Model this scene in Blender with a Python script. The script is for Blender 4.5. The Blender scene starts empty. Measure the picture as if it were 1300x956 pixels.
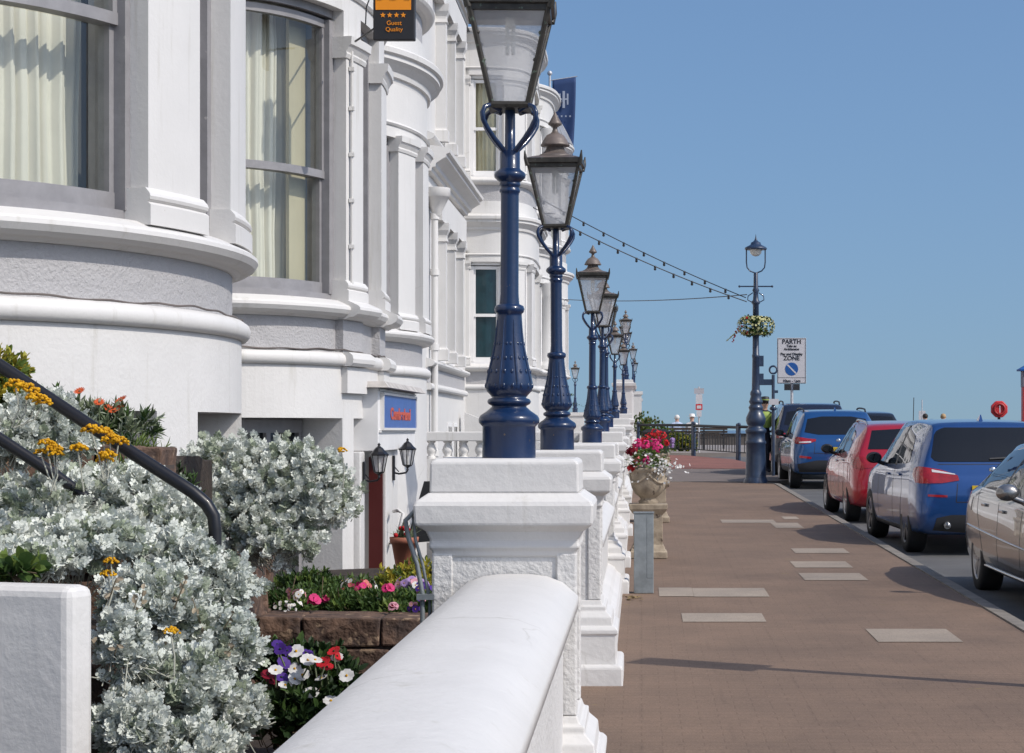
SKY_AIR, SKY_DUST, SKY_OZONE, SKY_STRENGTH, SKY_LIFT = 1.3, 3.0, 7.5, .145, .12
SUN_STRENGTH, EXPOSURE = 3.3, 0.0
import bpy, bmesh, math, random
from mathutils import Vector, Matrix
from mathutils.bvhtree import BVHTree
from mathutils.geometry import tessellate_polygon
S = bpy.context.scene
COL = S.collection
PI = math.pi
R = math.radians
rnd = random.Random(7)
SLOPE = 0.0122          # the street climbs gently towards the sea
def G(y):               # height of the pavement
    return SLOPE * min(y, 69.0)

# ------------------------------------------------------------------ objects
def link(o, parent=None):
    COL.objects.link(o)
    if parent is not None: o.parent = parent
    return o
def tag(o, label=None, cat=None, group=None, kind=None):
    if label: o['label'] = label
    if cat: o['category'] = cat
    if group: o['group'] = group
    if kind: o['kind'] = kind
    return o
def thing(name, label, cat, loc=(0, 0, 0), rz=0.0, group=None):
    o = bpy.data.objects.new(name, None); o.empty_display_size = .2
    o.location = loc; o.rotation_euler = (0, 0, rz)
    link(o); return tag(o, label, cat, group)
def copy_tree(o, parent=None):
    c = o.copy(); COL.objects.link(c); c.parent = parent
    for ch in [x for x in bpy.data.objects if x.parent == o]:
        copy_tree(ch, c)
    return c
class MB:
    """collects faces, then links them as one mesh object"""
    def __init__(s): s.v = []; s.f = []; s.m = []; s.sm = []; s.cur = 0; s.smooth = False
    def add(s, vs, fs, smooth=None):
        b = len(s.v); s.v += [tuple(v) for v in vs]
        for f in fs:
            s.f.append([b + i for i in f]); s.m.append(s.cur); s.sm.append(s.smooth if smooth is None else smooth)
    def box(s, x0, x1, y0, y1, z0, z1):
        s.add([(x0,y0,z0),(x1,y0,z0),(x1,y1,z0),(x0,y1,z0),(x0,y0,z1),(x1,y0,z1),(x1,y1,z1),(x0,y1,z1)],
              [(0,3,2,1),(4,5,6,7),(0,1,5,4),(1,2,6,5),(2,3,7,6),(3,0,4,7)])
    def frustum(s, a, b):      # a,b = (x0,x1,y0,y1,z)
        s.add([(a[0],a[2],a[4]),(a[1],a[2],a[4]),(a[1],a[3],a[4]),(a[0],a[3],a[4]),
               (b[0],b[2],b[4]),(b[1],b[2],b[4]),(b[1],b[3],b[4]),(b[0],b[3],b[4])],
              [(0,3,2,1),(4,5,6,7),(0,1,5,4),(1,2,6,5),(2,3,7,6),(3,0,4,7)])
    def stack(s, cx, cy, prof, hx=1, hy=1):   # square mouldings: prof = [(half, z)...]
        vs = []
        for h, z in prof:
            vs += [(cx-h*hx,cy-h*hy,z),(cx+h*hx,cy-h*hy,z),(cx+h*hx,cy+h*hy,z),(cx-h*hx,cy+h*hy,z)]
        fs = [(3,2,1,0)]
        for i in range(len(prof)-1):
            for k in range(4):
                a = i*4+k; b = i*4+(k+1) % 4
                fs.append((a, b, b+4, a+4))
        n = (len(prof)-1)*4; fs.append((n, n+1, n+2, n+3))
        s.add(vs, fs)
    def lathe(s, prof, c=(0,0,0), n=20, smooth=True, axis='z', caps=True):
        vs = []
        for r, z in prof:
            for k in range(n):
                a = 2*PI*k/n
                p = (r*math.cos(a), r*math.sin(a), z)
                if axis == 'x': p = (p[2], p[0], p[1])
                if axis == 'y': p = (p[0], p[2], p[1])
                vs.append((c[0]+p[0], c[1]+p[1], c[2]+p[2]))
        fs = []
        for i in range(len(prof)-1):
            for k in range(n):
                a = i*n+k; b = i*n+(k+1) % n
                q = (a, b, b+n, a+n)
                fs.append(q if axis != 'y' else q[::-1])
        s.add(vs, fs, smooth)
        if caps and prof[0][0] > 1e-4: s.add(vs[:n], [tuple(range(n))[::-1]], False)
        if caps and prof[-1][0] > 1e-4: s.add(vs[-n:], [tuple(range(n))], False)
    def tube(s, pts, r, n=8, smooth=True, cap=True):
        pts = [Vector(p) for p in pts]; rs = r if isinstance(r, (list, tuple)) else [r]*len(pts)
        vs = []; ref = Vector((0, 0, 1)); prev = None
        for i, p in enumerate(pts):
            t = (pts[min(i+1, len(pts)-1)] - pts[max(i-1, 0)])
            if t.length < 1e-9: t = Vector((0, 0, 1))
            t.normalize()
            if prev is None:
                a = ref if abs(t.z) < .9 else Vector((1, 0, 0))
                u = t.cross(a).normalized()
            else:
                u = (prev - t*prev.dot(t))
                u = u.normalized() if u.length > 1e-6 else t.orthogonal().normalized()
            prev = u; w = t.cross(u)
            for k in range(n):
                an = 2*PI*k/n
                vs.append(p + (u*math.cos(an) + w*math.sin(an))*rs[i])
        fs = []
        for i in range(len(pts)-1):
            for k in range(n):
                a = i*n+k; b = i*n+(k+1) % n
                fs.append((a, b, b+n, a+n))
        s.add(vs, fs, smooth)
        if cap:
            s.add(vs[:n], [tuple(range(n))[::-1]], False); s.add(vs[-n:], [tuple(range(n))], False)
    def sphere(s, c, r, n=10, m=6, sx=1, sy=1, sz=1):
        vs = []; fs = []
        for i in range(m+1):
            a = PI*i/m
            for k in range(n):
                b = 2*PI*k/n
                vs.append((c[0]+r*sx*math.sin(a)*math.cos(b), c[1]+r*sy*math.sin(a)*math.sin(b), c[2]-r*sz*math.cos(a)))
        for i in range(m):
            for k in range(n):
                p = i*n+k; q = i*n+(k+1) % n
                fs.append((p, q, q+n, p+n))
        s.add(vs, fs, True)
    def prism(s, poly, z0, z1):
        n = len(poly)
        vs = [(x, y, z0) for x, y in poly] + [(x, y, z1) for x, y in poly]
        fs = [tuple(range(n))[::-1], tuple(range(n, 2*n))] + [(i, (i+1) % n, n+(i+1) % n, n+i) for i in range(n)]
        s.add(vs, fs)
    def plate(s, poly, org, ux, uy, t):     # 2D outline extruded by t along ux x uy
        org = Vector(org); ux = Vector(ux); uy = Vector(uy); nn = ux.cross(uy).normalized()*t
        n = len(poly)
        a = [org+ux*p[0]+uy*p[1] for p in poly]
        vs = a + [p+nn for p in a]
        s.add(vs, [tuple(range(n))[::-1], tuple(range(n, 2*n))] + [(i, (i+1) % n, n+(i+1) % n, n+i) for i in range(n)])
    def build(s, name, mats, parent=None, bevel=0, seg=2, weld=False, label=None):
        me = bpy.data.meshes.new(name)
        me.from_pydata(s.v, [], s.f)
        for m in (mats if isinstance(mats, (list, tuple)) else [mats]): me.materials.append(m)
        me.polygons.foreach_set('material_index', s.m)
        me.polygons.foreach_set('use_smooth', s.sm)
        if weld:
            bm = bmesh.new(); bm.from_mesh(me); bmesh.ops.remove_doubles(bm, verts=bm.verts, dist=1e-5); bm.to_mesh(me); bm.free()
        me.update()
        o = bpy.data.objects.new(name, me); link(o, parent)
        if bevel:
            b = o.modifiers.new('bevel', 'BEVEL'); b.width = bevel; b.segments = seg; b.limit_method = 'ANGLE'; b.angle_limit = R(35)
        if label: o['label'] = label
        return o
def offset_path(pts, d):
    out = []; n = len(pts)
    for i in range(n):
        a = pts[max(i-1, 0)]; b = pts[min(i+1, n-1)]
        tx, ty = b[0]-a[0], b[1]-a[1]; l = math.hypot(tx, ty) or 1
        out.append((pts[i][0] + ty/l*d, pts[i][1] - tx/l*d))
    return out
def sweep(mb, pts, prof, closed=True, caps=True, smooth=False, wave=None):
    """profile [(offset, z)...] carried along a plan path; outward is right of travel"""
    n = len(pts); m = len(prof); rows = []
    for k, (d, z) in enumerate(prof):
        rows.append([(x, y, z) for x, y in offset_path(pts, d)])
    vs = [rows[k][i] for i in range(n) for k in range(m)]
    fs = []
    for i in range(n-1):
        for k in range(m if closed else m-1):
            a = i*m+k; b = i*m+(k+1) % m
            fs.append((a, b, b+m, a+m)[::-1])
    mb.add(vs, fs, smooth)
    if closed and caps:
        mb.add(vs[:m], [tuple(range(m))]); mb.add(vs[-m:], [tuple(range(m))[::-1]])
def arcbox(mb, pts, d0, d1, z0, z1):
    sweep(mb, pts, [(d0, z0), (d1, z0), (d1, z1), (d0, z1)])
def lerp(a, b, t): return a+(b-a)*t

# ------------------------------------------------------------------ materials
def nodes(name):
    m = bpy.data.materials.new(name); m.use_nodes = True
    nt = m.node_tree; return m, nt, nt.nodes['Principled BSDF']
def N(nt, t, **kw):
    n = nt.nodes.new(t)
    for k, v in kw.items():
        if k.startswith('i_'): n.inputs[k[2:].replace('_', ' ')].default_value = v
        else: setattr(n, k, v)
    return n
def ramp(nt, fac, stops):
    r = nt.nodes.new('ShaderNodeValToRGB'); e = r.color_ramp.elements
    while len(e) < len(stops): e.new(.5)
    for i, (p, c) in enumerate(stops):
        e[i].position = p; e[i].color = (c[0], c[1], c[2], 1)
    nt.links.new(fac, r.inputs[0]); return r.outputs[0]
def pm(name, col, rough=.6, metal=0.0, var=.0, vs=3.0, bump=0.0, bs=60.0, spec=.5, coat=0.0, col2=None, speck=None, detail=4, coord='Object', crough=.03):
    m, nt, b = nodes(name); L = nt.links.new
    b.inputs['Base Color'].default_value = (*col, 1); b.inputs['Roughness'].default_value = rough
    b.inputs['Metallic'].default_value = metal; b.inputs['Specular IOR Level'].default_value = spec
    b.inputs['Coat Weight'].default_value = coat; b.inputs['Coat Roughness'].default_value = crough
    tc = N(nt, 'ShaderNodeTexCoord')
    if var or col2:
        nz = N(nt, 'ShaderNodeTexNoise', i_Scale=vs, i_Detail=detail, i_Roughness=.6); L(tc.outputs[coord], nz.inputs['Vector'])
        c2 = col2 or tuple(c*(1-var) for c in col); c1 = col if col2 else tuple(min(1, c*(1+var*.35)) for c in col)
        out = ramp(nt, nz.outputs['Fac'], [(.36, c2), (.64, c1)])
        if speck:
            n2 = N(nt, 'ShaderNodeTexNoise', i_Scale=speck[0], i_Detail=3); L(tc.outputs[coord], n2.inputs['Vector'])
            mk = ramp(nt, n2.outputs['Fac'], [(speck[1], (0, 0, 0)), (speck[1]+.04, (1, 1, 1))])
            mx = N(nt, 'ShaderNodeMix', data_type='RGBA'); L(mk, mx.inputs[0]); L(out, mx.inputs[6]); mx.inputs[7].default_value = (*speck[2], 1)
            out = mx.outputs[2]
        L(out, b.inputs['Base Color'])
    if bump:
        n3 = N(nt, 'ShaderNodeTexNoise', i_Scale=bs, i_Detail=3, i_Roughness=.55); L(tc.outputs[coord], n3.inputs['Vector'])
        bp = N(nt, 'ShaderNodeBump', i_Strength=bump, i_Distance=.01); L(n3.outputs['Fac'], bp.inputs['Height']); L(bp.outputs['Normal'], b.inputs['Normal'])
    return m
def stucco(name, col, dirt=(.45, .43, .38), bump=.35, bs=45., amount=.62, var=.07, streak=True):
    """painted render: soft unevenness, rain streaks, small chips"""
    m, nt, b = nodes(name); L = nt.links.new
    tc = N(nt, 'ShaderNodeTexCoord'); o = tc.outputs['Object']
    nz = N(nt, 'ShaderNodeTexNoise', i_Scale=1.7, i_Detail=6, i_Roughness=.65); L(o, nz.inputs['Vector'])
    base = ramp(nt, nz.outputs['Fac'], [(.3, tuple(c*(1-var) for c in col)), (.7, col)])
    mp = N(nt, 'ShaderNodeMapping'); mp.inputs['Scale'].default_value = (9, 9, .55); L(o, mp.inputs['Vector'])
    n2 = N(nt, 'ShaderNodeTexNoise', i_Scale=1.0, i_Detail=8, i_Roughness=.7); L(mp.outputs[0], n2.inputs['Vector'])
    mk = ramp(nt, n2.outputs['Fac'], [(amount, (0, 0, 0)), (amount+.16, (.68, .68, .68))])
    mx = N(nt, 'ShaderNodeMix', data_type='RGBA'); L(mk, mx.inputs[0]); L(base, mx.inputs[6]); mx.inputs[7].default_value = (*dirt, 1)
    n4 = N(nt, 'ShaderNodeTexNoise', i_Scale=14, i_Detail=5, i_Roughness=.7); L(o, n4.inputs['Vector'])
    mk2 = ramp(nt, n4.outputs['Fac'], [(.715, (0, 0, 0)), (.75, (.9, .9, .9))])
    mx2 = N(nt, 'ShaderNodeMix', data_type='RGBA'); L(mk2, mx2.inputs[0]); L(mx.outputs[2], mx2.inputs[6]); mx2.inputs[7].default_value = (*dirt, 1)
    # a few hairline cracks
    nd = N(nt, 'ShaderNodeTexNoise', i_Scale=2.5, i_Detail=4); L(o, nd.inputs['Vector'])
    wv = N(nt, 'ShaderNodeMix', data_type='RGBA'); wv.inputs[0].default_value = .22; L(o, wv.inputs[6]); L(nd.outputs['Color'], wv.inputs[7])
    vo = N(nt, 'ShaderNodeTexVoronoi', feature='DISTANCE_TO_EDGE', i_Scale=.9); L(wv.outputs[2], vo.inputs['Vector'])
    ck = ramp(nt, vo.outputs['Distance'], [(.0015, (1, 1, 1)), (.0045, (0, 0, 0))])
    n6 = N(nt, 'ShaderNodeTexNoise', i_Scale=1.3, i_Detail=2); L(o, n6.inputs['Vector']); cm = ramp(nt, n6.outputs['Fac'], [(.60, (0, 0, 0)), (.72, (.42, .42, .42))])
    cmul = N(nt, 'ShaderNodeMath', operation='MULTIPLY'); L(ck, cmul.inputs[0]); L(cm, cmul.inputs[1])
    mx3 = N(nt, 'ShaderNodeMix', data_type='RGBA'); L(cmul.outputs[0], mx3.inputs[0]); L(mx2.outputs[2], mx3.inputs[6]); mx3.inputs[7].default_value = (dirt[0]*.6, dirt[1]*.58, dirt[2]*.55, 1)
    L(mx3.outputs[2], b.inputs['Base Color']); b.inputs['Roughness'].default_value = .55; b.inputs['Specular IOR Level'].default_value = .3
    n3 = N(nt, 'ShaderNodeTexNoise', i_Scale=bs, i_Detail=4, i_Roughness=.6); L(o, n3.inputs['Vector'])
    n5 = N(nt, 'ShaderNodeTexNoise', i_Scale=6, i_Detail=3); L(o, n5.inputs['Vector'])
    ad = N(nt, 'ShaderNodeMath', operation='MULTIPLY_ADD', i_Value=0); L(n5.outputs['Fac'], ad.inputs[0]); ad.inputs[1].default_value = 1.6; L(n3.outputs['Fac'], ad.inputs[2])
    bp = N(nt, 'ShaderNodeBump', i_Strength=bump, i_Distance=.012); L(ad.outputs[0], bp.inputs['Height']); L(bp.outputs['Normal'], b.inputs['Normal'])
    return m
def thin_glass(name, tint=(.9, .94, .93), refl=.5, rough=.01, base=.04, body=None):
    """window pane: lets light through, mirrors more at grazing angles"""
    m = bpy.data.materials.new(name); m.use_nodes = True; nt = m.node_tree; nt.nodes.clear(); L = nt.links.new
    out = N(nt, 'ShaderNodeOutputMaterial'); tr = N(nt, 'ShaderNodeBsdfTransparent'); tr.inputs[0].default_value = (*tint, 1)
    gl = N(nt, 'ShaderNodeBsdfGlossy', i_Roughness=rough); gl.inputs[0].default_value = (1, 1, 1, 1)
    lw = N(nt, 'ShaderNodeLayerWeight'); lw.inputs[0].default_value = .5; pw = N(nt, 'ShaderNodeMath', operation='POWER'); L(lw.outputs['Facing'], pw.inputs[0]); pw.inputs[1].default_value = 4.5
    fr = N(nt, 'ShaderNodeMath', operation='MULTIPLY_ADD'); L(pw.outputs[0], fr.inputs[0]); fr.inputs[1].default_value = .9; fr.inputs[2].default_value = base; mx = N(nt, 'ShaderNodeMixShader')
    first = tr.outputs[0]
    if body:
        df = N(nt, 'ShaderNodeBsdfDiffuse'); df.inputs[0].default_value = (*body[0], 1)
        tl = N(nt, 'ShaderNodeBsdfTranslucent'); tl.inputs[0].default_value = (*body[0], 1)
        m2 = N(nt, 'ShaderNodeMixShader'); m2.inputs[0].default_value = .5; L(df.outputs[0], m2.inputs[1]); L(tl.outputs[0], m2.inputs[2])
        tc = N(nt, 'ShaderNodeTexCoord'); nz = N(nt, 'ShaderNodeTexNoise', i_Scale=7, i_Detail=4); L(tc.outputs['Object'], nz.inputs['Vector'])
        f = ramp(nt, nz.outputs['Fac'], [(.3, (body[1]-.08,)*3), (.75, (body[1]+.1,)*3)])
        m3 = N(nt, 'ShaderNodeMixShader'); L(f, m3.inputs[0]); L(tr.outputs[0], m3.inputs[1]); L(m2.outputs[0], m3.inputs[2]); first = m3.outputs[0]
    L(fr.outputs[0], mx.inputs[0]); L(first, mx.inputs[1]); L(gl.outputs[0], mx.inputs[2]); L(mx.outputs[0], out.inputs[0])
    return m
def leafmat(name, col, col2, rough=.6, trans=.25, scale=9):
    m, nt, b = nodes(name); L = nt.links.new
    tc = N(nt, 'ShaderNodeTexCoord'); nz = N(nt, 'ShaderNodeTexNoise', i_Scale=scale, i_Detail=3); L(tc.outputs['Object'], nz.inputs['Vector'])
    c = ramp(nt, nz.outputs['Fac'], [(.35, col2), (.65, col)]); L(c, b.inputs['Base Color'])
    b.inputs['Roughness'].default_value = rough; b.inputs['Specular IOR Level'].default_value = .25
    tl = N(nt, 'ShaderNodeBsdfTranslucent'); L(c, tl.inputs[0])
    mx = N(nt, 'ShaderNodeMixShader'); mx.inputs[0].default_value = trans
    L(b.outputs[0], mx.inputs[1]); L(tl.outputs[0], mx.inputs[2]); L(mx.outputs[0], nt.nodes['Material Output'].inputs[0])
    return m

M = {}
M['white'] = stucco('white_painted_render', (.645, .632, .613), bump=.22, amount=.58)
M['white_wall'] = stucco('white_painted_garden_wall', (.635, .62, .60), bump=.25, bs=26., amount=.60, var=.10)
M['white_trim'] = stucco('white_painted_trim', (.65, .637, .618), bump=.12, amount=.57)
M['rough_white'] = stucco('rough_white_render', (.62, .607, .588), bump=.6, bs=48.)
M['grey'] = stucco('grey_textured_render', (.415, .407, .412), bump=.9, bs=55., amount=.7, var=.05)
M['grey_paint'] = pm('grey_paint', (.42, .41, .43), .5, var=.08, bump=.1)
M['frame'] = pm('grey_window_frame', (.255, .249, .258), .45, var=.12, vs=8, bump=.15, bs=30, speck=(20, .74, (.4, .38, .38)))
M['white_frame'] = pm('white_window_frame', (.74, .73, .72), .45, var=.06)
M['pane'] = thin_glass('window_pane', base=.065)
M['dark_pane'] = pm('dark_window_pane', (.012, .014, .016), .03, spec=.6)
M['teal_blind'] = pm('teal_blind', (.005, .030, .038), .35, var=.3, vs=4, coat=.6)
M['curtain'] = pm('cream_curtain', (.66, .615, .515), .9, var=.06, bump=.1, bs=200)
M['yellow_curtain'] = pm('yellow_curtain', (.80, .70, .48), .9, var=.10)
M['cream_board'] = pm('cream_shutter', (.50, .43, .29), .6, var=.05)
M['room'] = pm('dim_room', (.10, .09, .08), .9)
M['lead'] = pm('lead_roof', (.25, .26, .28), .5, var=.2, vs=4)
M['slate'] = pm('slate_roof', (.09, .09, .10), .6, var=.3, vs=10)
M['blue'] = pm('glossy_blue_paint', (.005, .021, .070), .30, coat=.35, var=.10, vs=6, bump=.10, bs=55, spec=.35, crough=.08, speck=(42, .72, (.11, .085, .065)))
M['copper'] = pm('weathered_copper', (.105, .088, .078), .5, .2, col2=(.175, .14, .122), vs=7, bump=.2, bs=40)
M['lantern_frame'] = pm('dark_lantern_frame', (.05, .045, .038), .42, .3, var=.4, vs=20, speck=(30, .62, (.10, .13, .10)))
M['lantern_pane'] = thin_glass('hazy_lantern_pane', tint=(.93, .93, .93), body=((.80, .80, .82), .42))
M['bulb'] = pm('white_bulb', (.80, .78, .70), .3)
M['black'] = pm('black_gloss_paint', (.010, .010, .013), .38, coat=.1, spec=.35)
M['black_matt'] = pm('black_matt', (.015, .015, .016), .55)
M['navy'] = pm('navy_iron_paint', (.018, .035, .075), .4, coat=.25, var=.25, vs=8, bump=.12)
M['steel'] = pm('galvanised_steel', (.24, .265, .275), .55, .3, var=.22, vs=9, bump=.08, bs=20)
M['silver'] = pm('silver_metal', (.55, .55, .56), .25, .9)
M['maroon'] = pm('maroon_door_paint', (.075, .012, .010), .35, var=.1)
M['stone'] = pm('brown_field_stone', (.15, .088, .058), .85, col2=(.045, .028, .022), vs=11, bump=1.6, bs=22, speck=(13, .62, (.25, .17, .11)), detail=7)
M['mortar'] = pm('dark_mortar', (.06, .045, .038), .95)
M['urn'] = pm('weathered_stone_urn', (.37, .305, .225), .85, col2=(.22, .175, .125), vs=7, bump=.5, bs=30, speck=(11, .64, (.10, .07, .05)))
M['terracotta'] = pm('terracotta', (.34, .12, .07), .7, var=.15)
M['soil'] = pm('garden_soil', (.035, .024, .017), .95, var=.4, vs=12, bump=1, bs=40)
M['cable'] = pm('black_cable', (.02, .02, .022), .5)
M['old_cable'] = pm('weathered_cable', (.13, .11, .10), .7, var=.3)
M['sign_white'] = pm('sign_white', (.55, .53, .54), .45)
M['sign_black'] = pm('sign_black', (.015, .015, .018), .5)
M['sign_blue'] = pm('sign_blue', (.012, .085, .30), .4)
M['sign_panel'] = pm('blue_sign_panel', (.05, .12, .36), .4, var=.1, vs=9)
M['orange'] = pm('orange_sign', (.80, .27, .01), .4)
M['red_letter'] = pm('red_letters', (.50, .085, .045), .5)
M['red_sign'] = pm('red_sign', (.55, .03, .03), .45)
M['flag'] = pm('navy_flag', (.018, .045, .13), .8, var=.1)
M['flag_mark'] = pm('pale_flag_print', (.35, .38, .45), .8)
M['grey_pole'] = pm('pale_grey_pole', (.50, .50, .52), .4, .3)
M['wood'] = pm('dark_bench_wood', (.05, .035, .025), .6, var=.3)
M['skin'] = pm('skin', (.50, .30, .22), .55)
M['hair_white'] = pm('white_hair', (.65, .63, .60), .8)
M['hair_dark'] = pm('dark_hair', (.03, .022, .018), .7)
M['cloth_white'] = pm('white_cloth', (.72, .70, .68), .85)
M['cloth_blue'] = pm('pale_blue_cloth', (.42, .50, .66), .85)
M['cloth_navy'] = pm('navy_cloth', (.02, .022, .035), .85)
M['hivis'] = pm('lime_hi_vis', (.26, .36, .07), .7)
M['rubber'] = pm('tyre_rubber', (.018, .018, .019), .75, bump=.2, bs=80)
M['alloy'] = pm('alloy_wheel', (.38, .38, .39), .3, .85)
M['dark_alloy'] = pm('dark_alloy_wheel', (.09, .09, .095), .35, .7)
M['trim_black'] = pm('black_car_trim', (.018, .018, .02), .5, bump=.1, bs=120)
M['car_glass'] = pm('tinted_car_glass', (.008, .009, .011), .02, spec=.5, coat=0)
M['lens_red'] = pm('red_lamp_lens', (.30, .008, .010), .12, coat=.8, var=.25, vs=14)
M['lens_clear'] = pm('clear_lamp_lens', (.55, .52, .52), .12, coat=.8)
M['lens_amber'] = pm('amber_lens', (.55, .18, .02), .2, coat=.5)
M['plate'] = pm('yellow_plate', (.62, .42, .02), .4)
def carpaint(name, col, metal=.55, rough=.32):
    return pm(name, col, rough, metal, coat=1.0, spec=.5, var=.04, vs=2, crough=.015)
# ------------------------------------------------------------------ world, sun, camera
SUN_AZ = Vector((.885, -.465)); SUN_EL = R(43)
sun_dir = Vector((SUN_AZ.x*math.cos(SUN_EL), SUN_AZ.y*math.cos(SUN_EL), math.sin(SUN_EL))).normalized()
W = bpy.data.worlds.new('World'); S.world = W; W.use_nodes = True
wn = W.node_tree; bg = wn.nodes['Background']
sky = wn.nodes.new('ShaderNodeTexSky'); sky.sky_type = 'NISHITA'; sky.sun_disc = False
sky.sun_elevation = SUN_EL; sky.sun_rotation = math.atan2(sun_dir.x, sun_dir.y)
sky.altitude = 0; sky.air_density = SKY_AIR; sky.dust_density = SKY_DUST; sky.ozone_density = SKY_OZONE
# the air near the horizon is as clear as in the photograph: read the sky a little higher up
stc = wn.nodes.new('ShaderNodeTexCoord'); sad = wn.nodes.new('ShaderNodeVectorMath'); sad.operation = 'ADD'; sad.inputs[1].default_value = (0, 0, SKY_LIFT)
snm = wn.nodes.new('ShaderNodeVectorMath'); snm.operation = 'NORMALIZE'
wn.links.new(stc.outputs['Generated'], sad.inputs[0]); wn.links.new(sad.outputs[0], snm.inputs[0]); wn.links.new(snm.outputs[0], sky.inputs[0])
wn.links.new(sky.outputs[0], bg.inputs[0]); bg.inputs[1].default_value = SKY_STRENGTH
sd = bpy.data.lights.new('sun', 'SUN'); sd.energy = SUN_STRENGTH; sd.angle = R(.53); sd.color = (1, .935, .85)
so = bpy.data.objects.new('sun', sd); link(so); so.rotation_euler = sun_dir.to_track_quat('Z', 'Y').to_euler(); so.location = sun_dir*60
cd = bpy.data.cameras.new('camera'); cam = bpy.data.objects.new('camera', cd); link(cam)
cam.location = (0, 0, 1.62); cam.rotation_euler = (R(90), 0, 0)
cd.sensor_width = 36; cd.sensor_fit = 'HORIZONTAL'; cd.lens = 72.55
cd.shift_x = -164/1300; cd.shift_y = 68/1300; cd.clip_start = .1; cd.clip_end = 60000
S.camera = cam
S.view_settings.view_transform = 'Standard'; S.view_settings.look = 'None'
S.view_settings.exposure = EXPOSURE; S.view_settings.gamma = 1; S.view_settings.use_curve_mapping = False
S.cycles.max_bounces = 8; S.cycles.transparent_max_bounces = 16; S.cycles.caustics_reflective = False; S.cycles.caustics_refractive = False

# ------------------------------------------------------------------ ground
def paving_mat(name, c1, c2, joint, bw, bh, mortar, moss=None, bigw=.9, bigh=.62, rough=.8):
    m, nt, b = nodes(name); L = nt.links.new
    tc = N(nt, 'ShaderNodeTexCoord'); o = tc.outputs['Object']
    br = N(nt, 'ShaderNodeTexBrick', i_Scale=1.0, i_Mortar_Size=mortar, i_Mortar_Smooth=.3, i_Bias=0., i_Brick_Width=bw, i_Row_Height=bh); L(o, br.inputs['Vector'])
    br.inputs['Color1'].default_value = (*c1, 1); br.inputs['Color2'].default_value = (*c2, 1); br.inputs['Mortar'].default_value = (*joint, 1)
    nz = N(nt, 'ShaderNodeTexNoise', i_Scale=.9, i_Detail=9, i_Roughness=.68); L(o, nz.inputs['Vector'])
    sh = ramp(nt, nz.outputs['Fac'], [(.30, (.74, .75, .77)), (.70, (1.15, 1.13, 1.11))])
    mu = N(nt, 'ShaderNodeMix', data_type='RGBA', blend_type='MULTIPLY'); mu.inputs[0].default_value = 1; L(br.outputs['Color'], mu.inputs[6]); L(sh, mu.inputs[7])
    nf = N(nt, 'ShaderNodeTexNoise', i_Scale=90, i_Detail=4, i_Roughness=.7); L(o, nf.inputs['Vector'])
    sf = ramp(nt, nf.outputs['Fac'], [(.3, (.72, .72, .72)), (.7, (1.25, 1.25, 1.25))])
    mf = N(nt, 'ShaderNodeMix', data_type='RGBA', blend_type='MULTIPLY'); mf.inputs[0].default_value = 1; L(mu.outputs[2], mf.inputs[6]); L(sf, mf.inputs[7])
    out = mf.outputs[2]
    # dark gum spots
    n8 = N(nt, 'ShaderNodeTexVoronoi', i_Scale=2.2); L(o, n8.inputs['Vector'])
    gm = ramp(nt, n8.outputs['Distance'], [(.028, (.45, .45, .45)), (.045, (0, 0, 0))])
    mg = N(nt, 'ShaderNodeMix', data_type='RGBA'); L(gm, mg.inputs[0]); L(out, mg.inputs[6]); mg.inputs[7].default_value = (c1[0]*.45, c1[1]*.45, c1[2]*.45, 1); out = mg.outputs[2]
    if moss:
        b2 = N(nt, 'ShaderNodeTexBrick', i_Scale=1.0, i_Mortar_Size=.014, i_Mortar_Smooth=.4, i_Brick_Width=bigw, i_Row_Height=bigh); L(o, b2.inputs['Vector'])
        dk = N(nt, 'ShaderNodeMath', operation='MULTIPLY'); L(b2.outputs['Fac'], dk.inputs[0]); dk.inputs[1].default_value = .10
        md = N(nt, 'ShaderNodeMix', data_type='RGBA'); L(dk.outputs[0], md.inputs[0]); L(out, md.inputs[6]); md.inputs[7].default_value = (.05, .035, .028, 1); out = md.outputs[2]
        n9 = N(nt, 'ShaderNodeTexNoise', i_Scale=1.9, i_Detail=7, i_Roughness=.72); L(o, n9.inputs['Vector'])
        k = ramp(nt, n9.outputs['Fac'], [(.62, (0, 0, 0)), (.68, (.8, .8, .8))])
        mm = N(nt, 'ShaderNodeMath', operation='MULTIPLY'); L(b2.outputs['Fac'], mm.inputs[0]); L(k, mm.inputs[1])
        mo = N(nt, 'ShaderNodeMix', data_type='RGBA'); L(mm.outputs[0], mo.inputs[0]); L(out, mo.inputs[6]); mo.inputs[7].default_value = (*moss, 1); out = mo.outputs[2]
    L(out, b.inputs['Base Color']); b.inputs['Roughness'].default_value = rough; b.inputs['Specular IOR Level'].default_value = .3
    bp = N(nt, 'ShaderNodeBump', i_Strength=.3, i_Distance=.004); ad = N(nt, 'ShaderNodeMath', operation='SUBTRACT'); L(nf.outputs['Fac'], ad.inputs[0]); L(br.outputs['Fac'], ad.inputs[1])
    L(ad.outputs[0], bp.inputs['Height']); L(bp.outputs['Normal'], b.inputs['Normal'])
    return m
M['pavement'] = paving_mat('brown_block_paving', (.199, .137, .098), (.191, .132, .094), (.172, .118, .084), .20, .10, .005, moss=(.25, .20, .045))
M['red_paving'] = paving_mat('red_block_paving', (.25, .105, .080), (.23, .10, .078), (.15, .08, .06), .2, .1, .006)
M['inlay'] = paving_mat('pale_paving_slab', (.315, .265, .215), (.30, .25, .20), (.26, .22, .17), 5, 5, .001)
M['asphalt'] = pm('asphalt', (.115, .113, .112), .85, col2=(.085, .084, .084), vs=1.2, bump=.6, bs=160, speck=(150, .66, (.22, .22, .22)))
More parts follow.
